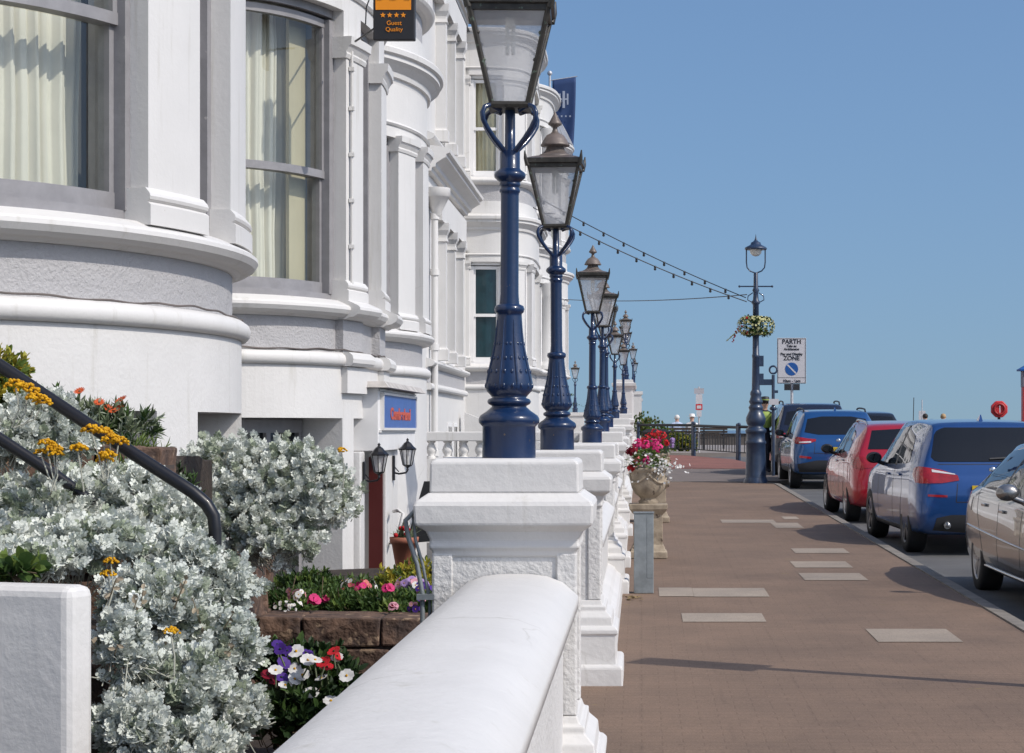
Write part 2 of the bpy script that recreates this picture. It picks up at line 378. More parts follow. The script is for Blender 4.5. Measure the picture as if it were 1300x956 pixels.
M['kerb'] = pm('granite_kerb', (.205, .182, .155), .8, var=.25, vs=5, bump=.3, bs=80)
M['prom'] = pm('promenade_concrete', (.26, .225, .20), .85, var=.2, vs=.6, bump=.1)
M['sea'] = None
def strip(name, x0, x1, ys, dz, mat, skirt=0, z=None):
    mb = MB(); hs = z or G
    vs = []
    for y in ys: vs += [(x0, y, hs(y)+dz), (x1, y, hs(y)+dz)]
    fs = [(2*i, 2*i+1, 2*i+3, 2*i+2) for i in range(len(ys)-1)]
    mb.add(vs, fs)
    o = mb.build(name, mat); o['kind'] = 'structure'; return o
ys = [-6, 0, 10, 20, 30, 40, 50, 60, 69]
KX = 2.73
# the ground sheet under everything (carriageway level) reaching out of sight
mb = MB(); gx = [-400, -60, -9, KX+.14, 14, 60, 400]; gy = [-80, -6, 0, 10, 20, 30, 40, 50, 60, 69, 90, 106]
vs = [(x, y, G(max(y, -6))-.11) for y in gy for x in gx]
mb.add(vs, [(j*7+i, j*7+i+1, j*7+i+8, j*7+i+7) for j in range(len(gy)-1) for i in range(6)])
road = mb.build('road', M['asphalt']); road['kind'] = 'structure'
# pavement with a rounded outer corner at its far end
def ground_poly(name, poly, dz, mat, depth=.3):
    mb = MB(); n = len(poly)
    top = [(x, y, G(y)+dz) for x, y in poly]; bot = [(x, y, G(y)+dz-depth) for x, y in poly]
    mb.add(top+bot, [tuple(range(n))] + [(i, i+n, (i+1) % n+n, (i+1) % n) for i in range(n)])
    o = mb.build(name, mat); o['kind'] = 'structure'; return o
PX0 = -.45
corner = [(KX-1.15*(1-math.cos(a)), 42.2+1.15*math.sin(a)) for a in [R(t) for t in range(0, 91, 15)]]
ground_poly('pavement', [(PX0, -6)] + [(KX, -6), (KX, 10), (KX, 20), (KX, 30)] + corner + [(PX0, 43.35)], 0, M['pavement'])
kp = [(KX, -6), (KX, 10), (KX, 25)] + corner + [(.9, 43.35), (PX0, 43.35)]
mb = MB(); path = kp
outp = [(x + (.115 if i < 3 else .115*math.cos(R(min(90, max(0, (i-3)*15))))), y + (0 if i < 3 else .14*math.sin(R(min(90, max(0, (i-3)*15)))))) for i, (x, y) in enumerate(path)]
for i in range(len(path)-1):
    a, b, c, d = path[i], path[i+1], outp[i+1], outp[i]
    h = .012
    mb.add([(a[0], a[1], G(a[1])+h), (b[0], b[1], G(b[1])+h), (c[0], c[1], G(c[1])+h-.004), (d[0], d[1], G(d[1])+h-.004),
            (d[0]+.012, d[1], G(d[1])-.2), (c[0]+.012, c[1], G(c[1])-.2), (a[0], a[1], G(a[1])-.1), (b[0], b[1], G(b[1])-.1)], [(0, 3, 2, 1), (3, 4, 5, 2), (0, 1, 7, 6)])
k = mb.build('kerb', M['kerb']); k['kind'] = 'structure'
# crossing strip of lighter tarmac, then the red table
ground_poly('crossing', [(-6, 43.36), (1.5, 43.5), (3.0, 44.4), (3.6, 46), (3.6, 52.6), (-6, 52.6)], -.012, pm('pale_tarmac', (.165, .135, .12), .85, var=.15, vs=1.5, bump=.3, bs=120), .09)
ground_poly('red_paving', [(-6, 52.6), (3.4, 52.6), (2.75, 61.6), (1.4, 66.6), (-6, 68.6)], -.004, M['red_paving'], .1)
# pale slabs laid in the block paving
mb = MB()
def slab(u0, v0, u1, v1, skew=0):
    def g(u, v):
        z = 1.62*2620/(v-514); return ((u-814)*z/2620, z)
    (xa, ya), (xb, yb) = g(u0, v1), g(u1, v0)
    x0 = (u0-814)*ya/2620; w = (u1-u0)*((ya+yb)/2)/2620
    mb.add([(x0, ya, G(ya)+.004), (x0+w, ya, G(ya)+.004), (x0+w, yb, G(yb)+.004), (x0, yb, G(yb)+.004)], [(0, 1, 2, 3)])
for a in [(837, 746.5, 880, 757.5), (881.5, 747, 975, 758), (867, 779, 971, 790), (1115, 799, 1220, 815.5), (1010, 713, 1082, 721), (1022, 728, 1101, 737),
          (1010, 696.5, 1078, 702.5), (917, 660, 985, 664), (985, 664, 1020, 670.5), (996, 656, 1015, 659.5)]: slab(*a)
k = mb.build('pavement_slabs', M['inlay']); k['kind'] = 'structure'
# promenade beyond the railing and its low wall
mb = MB(); PZ = G(69)+.02
mb.box(-60, 120, 68.9, 105.0, PZ-.6, PZ)
k = mb.build('promenade', M['prom']); k['kind'] = 'structure'
mb = MB(); mb.box(-60, 120, 105.0, 105.5, PZ-5, 1.39); mb.box(-60, 120, 104.94, 105.56, 1.392, 1.45)
k = mb.build('sea_wall', pm('dark_sea_wall', (.10, .085, .075), .85, var=.3, vs=1.5)); tag(k, 'low dark sea wall along the far edge of the promenade', 'wall')
# sea
def sea_mat():
    m, nt, b = nodes('sea_water'); L = nt.links.new
    b.inputs['Base Color'].default_value = (.10, .17, .24, 1); b.inputs['Roughness'].default_value = .28
    tc = N(nt, 'ShaderNodeTexCoord'); mp = N(nt, 'ShaderNodeMapping'); mp.inputs['Scale'].default_value = (.15, .5, 1); L(tc.outputs['Object'], mp.inputs['Vector'])
    nz = N(nt, 'ShaderNodeTexNoise', i_Scale=1, i_Detail=6); L(mp.outputs[0], nz.inputs['Vector'])
    bp = N(nt, 'ShaderNodeBump', i_Strength=.5, i_Distance=.3); L(nz.outputs['Fac'], bp.inputs['Height']); L(bp.outputs['Normal'], b.inputs['Normal'])
    return m
mb = MB(); mb.add([(-15000, 104, -3.4), (15000, 104, -3.4), (15000, 30000, -3.4), (-15000, 30000, -3.4)], [(0, 1, 2, 3)])
k = mb.build('sea', sea_mat()); k['kind'] = 'structure'
# ------------------------------------------------------------------ terrace houses
X0 = -3.4
def P(u, v, z): return ((u-814)*z/2620, z, 1.62-(v-546)*z/2620)
class Path:
    def __init__(s, yc, a, p, n, x0=X0, num=150):
        s.yc, s.a, s.p = yc, a, p
        s.pts = []
        for i in range(num+1):
            ph = -PI/2 + PI*i/num; e = 2/n
            s.pts.append((x0 + p*abs(math.cos(ph))**e if 0 < i < num else x0, yc + a*math.copysign(abs(math.sin(ph))**e, ph)))
        s.cum = [0]
        for a_, b_ in zip(s.pts, s.pts[1:]): s.cum.append(s.cum[-1] + math.hypot(b_[0]-a_[0], b_[1]-a_[1]))
        s.L = s.cum[-1]
    def at(s, l):
        l = max(0, min(s.L, l))
        for i in range(len(s.cum)-1):
            if s.cum[i+1] >= l:
                t = (l-s.cum[i])/max(1e-9, s.cum[i+1]-s.cum[i]); a, b = s.pts[i], s.pts[i+1]
                return (lerp(a[0], b[0], t), lerp(a[1], b[1], t))
    def ly(s, y):     # arc length at a given y
        for i in range(len(s.pts)-1):
            if s.pts[i+1][1] >= y:
                t = (y-s.pts[i][1])/max(1e-9, s.pts[i+1][1]-s.pts[i][1]); return lerp(s.cum[i], s.cum[i+1], max(0, t))
        return s.L
    def sub(s, l0, l1, step=.07):
        l0, l1 = max(0, l0), min(s.L, l1); n = max(2, int((l1-l0)/step))
        return [s.at(lerp(l0, l1, i/n)) for i in range(n+1)]
TORUS = [(.03, 2.10), (.075, 2.103), (.095, 2.125), (.10, 2.155), (.09, 2.185), (.06, 2.207), (-.05, 2.207), (-.05, 2.10)]
SILL = [(-.30, 2.455), (.02, 2.455), (.045, 2.47), (.085, 2.475), (.12, 2.495), (.14, 2.525), (.138, 2.545), (.12, 2.56), (.03, 2.60), (-.30, 2.615)]
CORN = [(-.2, 0), (.05, 0), (.06, .05), (.09, .06), (.10, .11), (.16, .17), (.20, .20), (.20, .24), (.235, .26), (.24, .31), (.225, .33), (.04, .37), (-.2, .37)]
def dzp(prof, dz): return [(a, z+dz) for a, z in prof]
def sash(parent, path, l0, l1, dz, z0, z1, zm, mat, pane, curtain=None, clabel=None, board=None):
    """sash window that follows the curve of the bay"""
    q = path.sub(l0, l1); fw = .045 if (path.yc < 12 and l0 < .5) else .085
    mb = MB()
    arcbox(mb, q, -.24, -.035, dz+z0, dz+z0+.05)
    arcbox(mb, q, -.24, -.03, dz+z1-.06, dz+z1)
    for a, b in ((l0, l0+fw), (l1-fw, l1)):
        arcbox(mb, path.sub(a, b, .04), -.235, -.025, dz+z0+.05, dz+z1-.08)
    qi = path.sub(l0+fw, l1-fw)
    arcbox(mb, qi, -.16, -.085, dz+z0+.05, dz+z0+.135)
    arcbox(mb, qi, -.155, -.065, dz+zm-.03, dz+zm+.028)
    arcbox(mb, qi, -.125, -.065, dz+z1-.14, dz+z1-.08)
    for a, b in ((l0+fw, l0+fw+.035), (l1-fw-.035, l1-fw)):
        arcbox(mb, path.sub(a, b, .04), -.155, -.09, dz+z0+.135, dz+zm-.03)
        arcbox(mb, path.sub(a, b, .04), -.12, -.07, dz+zm+.028, dz+z1-.14)
    w = mb.build('window', mat, parent)
    g = MB(); sweep(g, path.sub(l0+fw+.03, l1-fw-.03), [(-.12, dz+z0+.13), (-.12, dz+zm-.02)], closed=False)
    sweep(g, path.sub(l0+fw+.03, l1-fw-.03), [(-.095, dz+zm+.02), (-.095, dz+z1-.13)], closed=False)
    g.build('pane', pane, w)
    if board:
        bmb = MB(); arcbox(bmb, path.sub(l1-fw-board, l1-fw), -.25, -.22, dz+z0+.05, dz+z1-.08); bmb.build('shutter', M['cream_board'], w)
    if curtain:
        c = MB(); m = int((l1-l0)/.012); rr = random.Random(int(l0*100)); ph = [rr.uniform(0, 6) for _ in range(4)]
        pts = []
        for i in range(m+1):
            l = lerp(l0, l1 - (board or 0)*.8, i/m); b = path.at(l); b2 = path.at(min(path.L, l+.01)); b1 = path.at(max(0, l-.01))
            tx, ty = b2[0]-b1[0], b2[1]-b1[1]; h = math.hypot(tx, ty) or 1
            k = l*58 + 2.2*math.sin(l*9+ph[0])
            d = -.33 + .022*math.sin(k) + .014*math.sin(k*.47+ph[1]) + .010*math.sin(l*140+ph[2])
            pts.append((b[0]+ty/h*d, b[1]-tx/h*d, d))
        rows = [dz+z0+.02, dz+z0+.5, dz+zm, dz+z1-.3, dz+z1]
        vs = []
        for j, z in enumerate(rows):
            for i, (x, y, d) in enumerate(pts):
                vs.append((x + .008*math.sin(i*.09+j*1.7), y + .012*math.sin(i*.05+j), z))
        n = len(pts)
        c.add(vs, [(j*n+i, j*n+i+1, (j+1)*n+i+1, (j+1)*n+i) for j in range(len(rows)-1) for i in range(n-1)], True)
        o = c.build('curtain', curtain)
        tag(o, clabel, 'curtain', 'curtains behind the bay windows')
    return w
def pilaster(parent, path, l0, l1, dz, z0, z1, out=.075, mat=None, pedestal=True):
    mb = MB(); q = path.sub(l0, l1, .05); e = path.sub(l0-.03, l1+.03, .05)
    arcbox(mb, q, -.26, out, z0+dz+.13, z1+dz-.12); arcbox(mb, q, -.26, out-.02, z1+dz+.001, z1+dz+.20)
    sweep(mb, e, [(-.05, z0+dz-.02), (out+.035, z0+dz-.02), (out+.035, z0+dz+.075), (out+.015, z0+dz+.09), (out+.03, z0+dz+.10), (out+.034, z0+dz+.115), (out+.028, z0+dz+.13), (out+.006, z0+dz+.155), (-.05, z0+dz+.155)])
    sweep(mb, e, [(-.05, z1+dz-.16), (out+.01, z1+dz-.16), (out+.02, z1+dz-.13), (out+.015, z1+dz-.115), (out+.04, z1+dz-.07), (out+.055, z1+dz-.06), (out+.06, z1+dz), (-.05, z1+dz)])
    return mb.build('pilaster', mat or M['white_trim'], parent)
def bay(h, path, dz, pils, piers, panes, winmat='frame', pedestals=(), roof=False, round_cols=False, first_pane='curt', low_windows=()):
    """a bow-fronted bay: lower wall with openings, grey band, sill, sash windows, cornice, first floor"""
    full = path.sub(0, path.L)
    mb = MB()
    arcbox(mb, full, -.40, .05, 1.71+dz, 2.10+dz)
    for a, b in piers: arcbox(mb, path.sub(a, b), -.32, .05, -.9, 1.71+dz)
    arcbox(mb, full, -.46, -.33, -.9, 1.80+dz)
    mb.build('lower_wall', M['white'], h)
    mb = MB(); sweep(mb, full, dzp(TORUS, dz), smooth=True); mb.build('string_course', M['white_trim'], h)
    mb = MB(); arcbox(mb, full, -.12, 0, 2.205+dz, 2.46+dz); mb.build('grey_band', M['grey'], h)
    mb = MB(); sweep(mb, full, dzp(SILL, dz)); mb.build('sill', M['white_trim'], h)
    for a, b in low_windows:
        w = MB(); q = path.sub(a, b); arcbox(w, q, -.325, -.27, 1.60+dz, 1.70+dz); arcbox(w, q, -.325, -.27, .35+dz, .5+dz)
        for c in (a, (a+b)/2-.025, b-.05): arcbox(w, path.sub(c, c+.05, .03), -.325, -.275, .5+dz, 1.6+dz)
        ww = w.build('window', M['frame'], h)
        g = MB(); arcbox(g, q, -.326, -.31, .5+dz, 1.6+dz); g.build('pane', M['dark_pane'], ww)
    for a, b in pedestals:
        mb = MB(); q = path.sub(a-.03, b+.03, .05)
        arcbox(mb, q, -.05, .065, 2.21+dz, 2.455+dz)
        mb.build('pedestal', M['grey'], h)
        mb = MB(); sweep(mb, path.sub(a-.05, b+.05, .05), [(o_+.075 if o_ > 0 else o_, z+dz+.002) for o_, z in SILL])
        sweep(mb, path.sub(a-.05, b+.05, .05), [(o_+.06 if o_ > 0 else o_, z+dz+.002) for o_, z in TORUS])
        arcbox(mb, q, -.05, .10, 1.9+dz, 2.098+dz)
        mb.build('pedestal_moulding', M['white_trim'], h)
    for fl, fz in ((0, 0), (1, 3.62)):
        z0, z1, zw = 2.60, 4.60 if fl == 0 else 4.55, (4.80 if path.yc < 20 and fl == 0 else 4.58)
        for a, b in pils:
            if round_cols:
                c = path.at((a+b)/2)
                mb = MB(); r = .17
                mb.lathe([(r*1.35, z0+dz+fz), (r*1.35, z0+.08+dz+fz), (r*1.2, z0+.12+dz+fz), (r*1.05, z0+.16+dz+fz), (r, z0+.2+dz+fz), (r*.9, z1-.35+dz+fz), (r*1.0, z1-.33+dz+fz), (r*1.05, z1-.25+dz+fz), (r*1.5, z1-.06+dz+fz), (r*1.55, z1+dz+fz)], (c[0]+.02, c[1], 0), 20)
                mb.build('column', M['white_trim'], h)
            else: pilaster(h, path, a, b, dz+fz, z0, z1)
        edges = sorted(pils)
        for k in range(len(edges)-1):
            l0, l1 = edges[k][1]-.005, edges[k+1][0]+.005
            if l1-l0 < .12: continue
            spec = panes[min(k, len(panes)-1)] if fl == 0 else ('pane', M['yellow_curtain'] if first_pane == 'yellow' else M['curtain'], None)
            pane, cm, cl = spec[:3]
            if fl == 1: cl = first_label(path) + (' left' if False else '')
            sash(h, path, l0, l1, dz+fz, z0, zw, 3.55, M[winmat], M[pane], cm if (fl == 0 or path.yc > 30) else None, cl, board=(spec[3] if len(spec) > 3 else None))
        mb = MB(); arcbox(mb, full, -.42, .055, zw+dz+fz, 5.14+dz+fz); sweep(mb, full, [(-.1, zw+.12+dz+fz), (.07, zw+.12+dz+fz), (.085, zw+.14+dz+fz), (.07, zw+.16+dz+fz), (-.1, zw+.16+dz+fz)])
        mb.build('frieze', M['white'], h)
        mb = MB(); sweep(mb, full, dzp(CORN, 5.14+dz+fz)); mb.build('cornice', M['white_trim'], h)
        if fl == 0:
            mb = MB(); arcbox(mb, full, -.3, .03, 5.50+dz, 5.76+dz); mb.build('blocking_course', M['white'], h)
            mb = MB(); arcbox(mb, full, -.2, 0, 5.76+dz, 6.075+dz); mb.build('grey_band', M['grey'], h)
            mb = MB(); sweep(mb, full, dzp(SILL, dz+3.62)); mb.build('sill', M['white_trim'], h)
    mb = MB(); sweep(mb, path.sub(.3, path.L-.3), [(-.75, .2), (-.75, 9.0+dz)], closed=False); mb.build('dark_room_sheet', M['room'], h)  # dark sheet inside the bay, its colour standing in for an unlit room
    if roof:
        base = offset_path(path.sub(0, path.L, .25), .20); zt = 9.13+dz; ap = (X0+.1, path.yc, zt+1.75)
        mb = MB(); n = len(base); rows = []
        for j in range(7):
            t = j/6; bulge = .22*math.sin(PI*t)
            rows.append([(lerp(x, ap[0], t), lerp(y, ap[1], t), lerp(zt, ap[2], t**.9)+bulge) for x, y in base])
        vs = [p for r in rows for p in r]
        mb.add(vs, [(j*n+i, j*n+i+1, (j+1)*n+i+1, (j+1)*n+i) for j in range(6) for i in range(n-1)])
        r = mb.build('roof', M['lead'], h)
        mb = MB()
        for i in range(0, n, 2): mb.tube([rows[j][i] for j in range(7)], .022, 6)
        mb.lathe([(.0, -.1), (.06, 0), (.1, .1), (.04, .25), (.0, .42)], ap, 10)
        mb.build('rib', M['lead'], r)
    else:
        mb = MB(); mb.add([(x, y, 9.10+dz) for x, y in offset_path(full, .1)], [tuple(range(len(full)))]); mb.build('roof', M['lead'], h)
def first_label(path):
    for lim, s in ((30, 'pale curtain in the first floor window above the hotel sign'), (46, 'yellow curtain in the first floor window behind the nearest lantern'),
                   (52, 'curtain upstairs in the column fronted bay of the terrace'), (99, 'curtain upstairs under the cone shaped lead roof')):
        if path.yc < lim: return s
# --- house one: the nearest bow
H = []
def house(label, y0, y1, top=9.3):
    h = thing('terraced_house', label, 'house', (0, 0, 0), 0, 'white seafront terrace houses'); H.append(h)
    mb = MB(); mb.box(-10, X0, y0+.003, y1-.003, -1.2, top); mb.build('wall', M['white'], h)
    mb = MB(); mb.add([(-10.2, y0, top), (X0+.1, y0, top), (X0+.1, y1, top), (-10.2, y1, top), (-6.8, y0, top+2.6), (-6.8, y1, top+2.6)], [(0, 3, 5, 4), (1, 4, 5, 2), (0, 4, 1), (2, 5, 3), (0, 1, 2, 3)])
    mb.build('main_roof', M['slate'], h)
    return h
h1 = house('nearest white bow fronted house with a wide curtained window at the left', 2.0, 13.4)
p1 = Path(10.75, 1.95, 1.21, 2.0)
L = p1.ly
bay(h1, p1, 0, [(0, .12), (L(9.70), L(10.17)), (L(10.64), L(11.2)), (L(11.75), L(12.2)), (p1.L-.12, p1.L)],
    [(0, L(9.5)), (L(9.80), L(10.2)), (L(11.3), p1.L)],
    [('pane', M['curtain'], 'cream pleated curtain in the nearest bay window at the left edge'), ('pane', None, None), ('pane', None, None), ('pane', None, None)], low_windows=((L(10.25), L(11.25)),))
h2 = house('white house with rounded bay, paired pilasters and a blue fascia sign over the door', 13.4, 24.8)
p2 = Path(16.75, 2.05, 1.21, 2.4); L = p2.ly
bay(h2, p2, 0, [(0, .10), (L(15.66), L(16.03)), (L(16.80), L(17.35)), (L(18.2), L(18.5)), (p2.L-.1, p2.L)],
    [(L(15.65), L(15.87)), (L(17.95), p2.L)],
    [('pane', M['curtain'], 'cream pleated curtain in the middle bay window with a shutter beside it', .27), ('pane', None, None), ('pane', None, None), ('pane', None, None)],
    pedestals=((L(15.66), L(16.03)), (L(16.80), L(17.35))), low_windows=((L(14.8), L(15.62)),))
p3 = Path(22.7, 1.95, .97, 2.0); L = p3.ly
bay(h2, p3, .09, [(0, .1), (L(21.58), L(22.05)), (L(22.4), L(22.9)), (L(23.8), L(24.1)), (p3.L-.1, p3.L)], [(0, p3.L)],
    [('dark_pane', None, None)]*4)
for k, (path, off, hh) in enumerate(((p1, .055, h1), (p2, .06, h2), (p2, .075, h2))):
    mb = MB()
    q = offset_path(path.sub(.05, path.L*.72, .05), off); zz = 2.218
    mb.tube([(x, y, zz+.007*math.sin(i*.21+k)+.004*math.sin(i*.9)) for i, (x, y) in enumerate(q)], .0055, 5)
    mb.build('wall_cable', M['old_cable'], hh)
# pipe down the pilaster
q = offset_path([p2.at(p2.ly(15.72)-.01), p2.at(p2.ly(15.72)), p2.at(p2.ly(15.72)+.01)], .095)[1]
mb = MB(); mb.tube([(q[0], q[1], 2.72), (q[0], q[1], 4.5)], .013, 6)
for z in (3.0, 3.35, 3.7, 4.05, 4.35): mb.box(q[0]-.02, q[0]+.02, q[1]-.02, q[1]+.02, z, z+.03)
mb.build('pipe', M['white_trim'], h2)
# porch with the fascia sign
mb = MB()
mb.box(-2.75, -2.05, 16.10, 18.70, 1.455, 1.95)
mb.build('porch_box', M['white_frame'], h2, bevel=.006)
mb = MB(); mb.frustum((-2.75, -1.96, 16.02, 18.86, 1.952), (-2.75, -2.0, 16.06, 18.8, 2.0)); mb.build('porch_roof', pm('porch_roof', (.46, .43, .40), .7, var=.3, vs=6), h2)
mb = MB()
for z0, z1 in ((1.60, 1.62), (1.925, 1.94)): mb.box(-2.051, -2.037, 16.12, 18.68, z0, z1)
mb.build('porch_trim', M['white_trim'], h2)
for a, b, xo in ((15.89, 16.12, -2.16), (17.0, 17.80, -2.10)):
    mb = MB(); mb.box(-2.62, xo, a, b, -.9, 1.452); mb.build('porch_post', M['white'], h2, bevel=.01)
mb = MB(); mb.box(-3.2, -2.62, 17.0, 17.3, -.9, 1.437); mb.build('porch_wall', M['grey_paint'], h2)
mb = MB(); mb.box(-2.235, -2.122, 16.93, 16.985, -.6, 1.40); mb.box(-2.30, -2.235, 16.935, 16.98, -.6, .10)
d = mb.build('door', M['maroon'], h2)
mb = MB(); mb.sphere((-2.15, 16.92, .45), .012); mb.build('handle', M['silver'], d)
fs = thing('fascia_sign', 'blue fascia sign with red lettering on the white porch', 'sign', (-2.048, 17.40, 1.768))
mb = MB(); mb.box(0, .02, -1.18, 1.18, -.13, .13); mb.build('panel', M['sign_panel'], fs)
mb = MB()
for a in ((-1.2, -1.18, -.15, .15), (1.18, 1.2, -.15, .15)): mb.box(-.002, .03, *a)
for a in ((-.15, -.13), (.13, .15)): mb.box(-.001, .03, -1.18, 1.18, *a)
mb.build('sign_frame', M['white_trim'], fs)
def text(body, size, mat, name='lettering', parent=None, loc=(0, 0, 0), rot=(R(90), 0, 0), sx=1, ext=.002, align='CENTER', bold=0):
    c = bpy.data.curves.new('t', 'FONT'); c.body = body; c.size = size; c.align_x = align; c.align_y = 'CENTER'; c.extrude = ext; c.offset = bold
    t = bpy.data.objects.new('t', c); COL.objects.link(t)
    dg = bpy.context.evaluated_depsgraph_get(); me = bpy.data.meshes.new_from_object(t.evaluated_get(dg))
    bpy.data.objects.remove(t); me.materials.clear(); me.materials.append(mat)
    o = bpy.data.objects.new(name, me); link(o, parent); o.location = loc; o.rotation_euler = rot; o.scale = (sx, 1, 1); return o
text('Cumberland', .13, M['red_letter'], parent=fs, loc=(.023, 0, -.02), rot=(R(90), 0, R(90)), sx=2.2, bold=.005)
# projecting guest sign
gs = thing('hanging_sign', 'black and orange four star guest sign fixed to the wall bracket', 'sign', (-1.78, 14.9, 4.43))
mb = MB(); mb.box(-.152, .150, -.03, .03, 0, .56); mb.build('sign_board', M['sign_black'], gs, bevel=.008)
mb = MB(); mb.box(-.134, .122, -.034, -.0305, .218, .535); mb.build('orange_panel', M['orange'], gs)
text('AA', .155, M['sign_black'], parent=gs, loc=(-.005, -.036, .345), sx=1.0, bold=.008)
mb = MB()
for k in range(4):
    cx = -.081 + .049*k
    mb.plate([( (.021 if i % 2 == 0 else .009)*math.sin(PI*i/5), (.021 if i % 2 == 0 else .009)*math.cos(PI*i/5)) for i in range(10)][::-1], (cx, -.0305, .180), (1, 0, 0), (0, 0, 1), .003)
mb.build('stars', M['orange'], gs)['kind'] = 'stuff'
text('Guest', .045, M['orange'], parent=gs, loc=(-.0, -.033, .122)); text('Quality', .042, M['orange'], parent=gs, loc=(0, -.033, .076))
mb = MB(); mb.tube([(-.14, .02, .45), (-.36, .55, .45)], .008, 8); mb.tube([(-.14, .02, .1), (-.36, .55, .1)], .008, 8); mb.tube([(-.15, 0, .30), (-.18, 0, .31), (-.205, 0, .24), (-.21, 0, .12)], .005, 6); mb.build('bracket', M['black'], gs)
# small grey box and second bracket high on the wall
# --- house three: flat recess with colonnettes, then a square bay
h3 = house('white house with slim colonnettes and a square bay, behind the nearest lamp', 24.8, 44.6)
def rect(mb, x0, x1, y0, y1, z0, z1): mb.box(x0, x1, y0, y1, z0, z1)
def flat_mould(h, prof, y0, y1, dz, mat, name):
    mb = MB(); sweep(mb, [(X0, y0), (X0, (y0+y1)/2), (X0, y1)], [(max(o_, -.02) if o_ < 0 else o_, z+dz) for o_, z in prof]); return mb.build(name, mat, h)
flat_mould(h3, TORUS, 32.6, 39.4, .16, M['white_trim'], 'string_course'); flat_mould(h3, SILL, 32.6, 39.4, .16, M['white_trim'], 'sill')
mb = MB(); mb.box(X0-.01, X0+.03, 32.6, 39.4, 2.37, 2.61); mb.build('grey_band', M['grey'], h3)
for fz in (0, 3.62):
    for y in (34.2, 35.85, 37.5):
        mb = MB(); cx = X0+.08
        mb.stack(cx, y, [(.13, 2.77+fz), (.13, 2.95+fz), (.10, 2.98+fz), (.095, 3.0+fz), (.095, 4.72+fz), (.12, 4.74+fz), (.10, 4.80+fz), (.10, 4.84+fz), (.14, 4.92+fz), (.15, 5.04+fz)])
        mb.build('colonnette', M['white_trim'], h3)
    for y0, y1 in ((34.32, 35.73), (35.97, 37.38)):
        mb = MB(); mb.box(X0-.01, X0+.02, y0, y1, 2.77+fz, 2.85+fz); mb.box(X0-.01, X0+.025, y0, y1, 3.8+fz, 3.86+fz); mb.box(X0-.01, X0+.02, y0, y0+.08, 2.85+fz, 5.0+fz); mb.box(X0-.01, X0+.02, y1-.08, y1, 2.85+fz, 5.0+fz)
        w = mb.build('window', M['white_frame'], h3)
        mb = MB(); mb.box(X0-.01, X0+.008, y0+.08, y1-.08, 2.85+fz, 3.8+fz); mb.box(X0-.01, X0+.009, y0+.08, y1-.08, 3.86+fz, 5.0+fz); mb.build('pane', M['dark_pane'], w)
    mb = MB(); mb.box(X0-.01, X0+.16, 33.6, 38.3, 5.04+fz, 5.5+fz); mb.build('lintel', M['white'], h3)
    flat_mould(h3, [(a*1.6, z*1.1) for a, z in CORN], 32.6, 39.5, 5.72+fz, M['white_trim'], 'cornice')
flat_mould(h3, SILL, 32.6, 39.4, 3.75, M['white_trim'], 'sill')
for y in (36.2, 37.3):
    mb = MB(); mb.box(X0-.01, X0+.015, y, y+.75, .4, 1.75); w = mb.build('window', M['white_frame'], h3)
    mb = MB(); mb.box(X0-.005, X0+.018, y+.08, y+.34, .5, 1.68); mb.box(X0-.005, X0+.018, y+.42, y+.68, .5, 1.68); mb.build('pane', M['dark_pane'], w)
mb = MB(); mb.tube([(X0+.09, 33.1, -.5), (X0+.09, 33.1, 5.2)], .055, 10); mb.lathe([(.06, 5.05), (.1, 5.15), (.2, 5.35), (.22, 5.36), (.22, 5.5)], (X0+.12, 33.1, 0), 12)
for z in (1.2, 2.9, 4.1, 5.0): mb.lathe([(.075, z), (.075, z+.1)], (X0+.09, 33.1, 0), 10)
mb.build('drainpipe', M['white_trim'], h3)
p5 = Path(42.25, 2.25, 1.22, 4.0); LL = p5.L
bay(h3, p5, .30, [(0, .07), (.72, 1.22), (1.62, 1.95), (LL-1.75, LL-1.35), (LL-.6, LL)], [(0, LL)],
    [('teal_blind', None, None), ('pane', None, None)]*3, winmat='white_frame', first_pane='yellow')
# --- house four with round columns, house five with the turret roof, house six beyond
h4 = house('white house fronted by round columns behind the second lamp', 44.6, 55.8)
p6 = Path(49.0, 2.3, 1.25, 2.6); LL = p6.L
bay(h4, p6, .42, [(0, .3), (LL*.28, LL*.28+.34), (LL*.46, LL*.46+.34), (LL*.64, LL*.64+.34), (LL*.8, LL*.8+.34), (LL-.3, LL)], [(0, LL)],
    [('pane', M['curtain'], 'pale curtain downstairs in the column fronted bay')] + [('dark_pane', None, None)]*4, winmat='white_frame', round_cols=True)
h5 = house('white house crowned by a ribbed lead cone roof over its bay', 55.8, 64)
p8 = Path(59.0, 2.0, 1.25, 2.0); LL = p8.L
bay(h5, p8, .6, [(0, .2), (LL*.3, LL*.3+.35), (LL*.5-.17, LL*.5+.17), (LL*.7-.35, LL*.7), (LL-.2, LL)], [(0, LL)], [('dark_pane', None, None)]*4, winmat='white_frame', roof=True)
h6 = house('farthest white house at the seaward end of the terrace', 64, 84, 9.0)
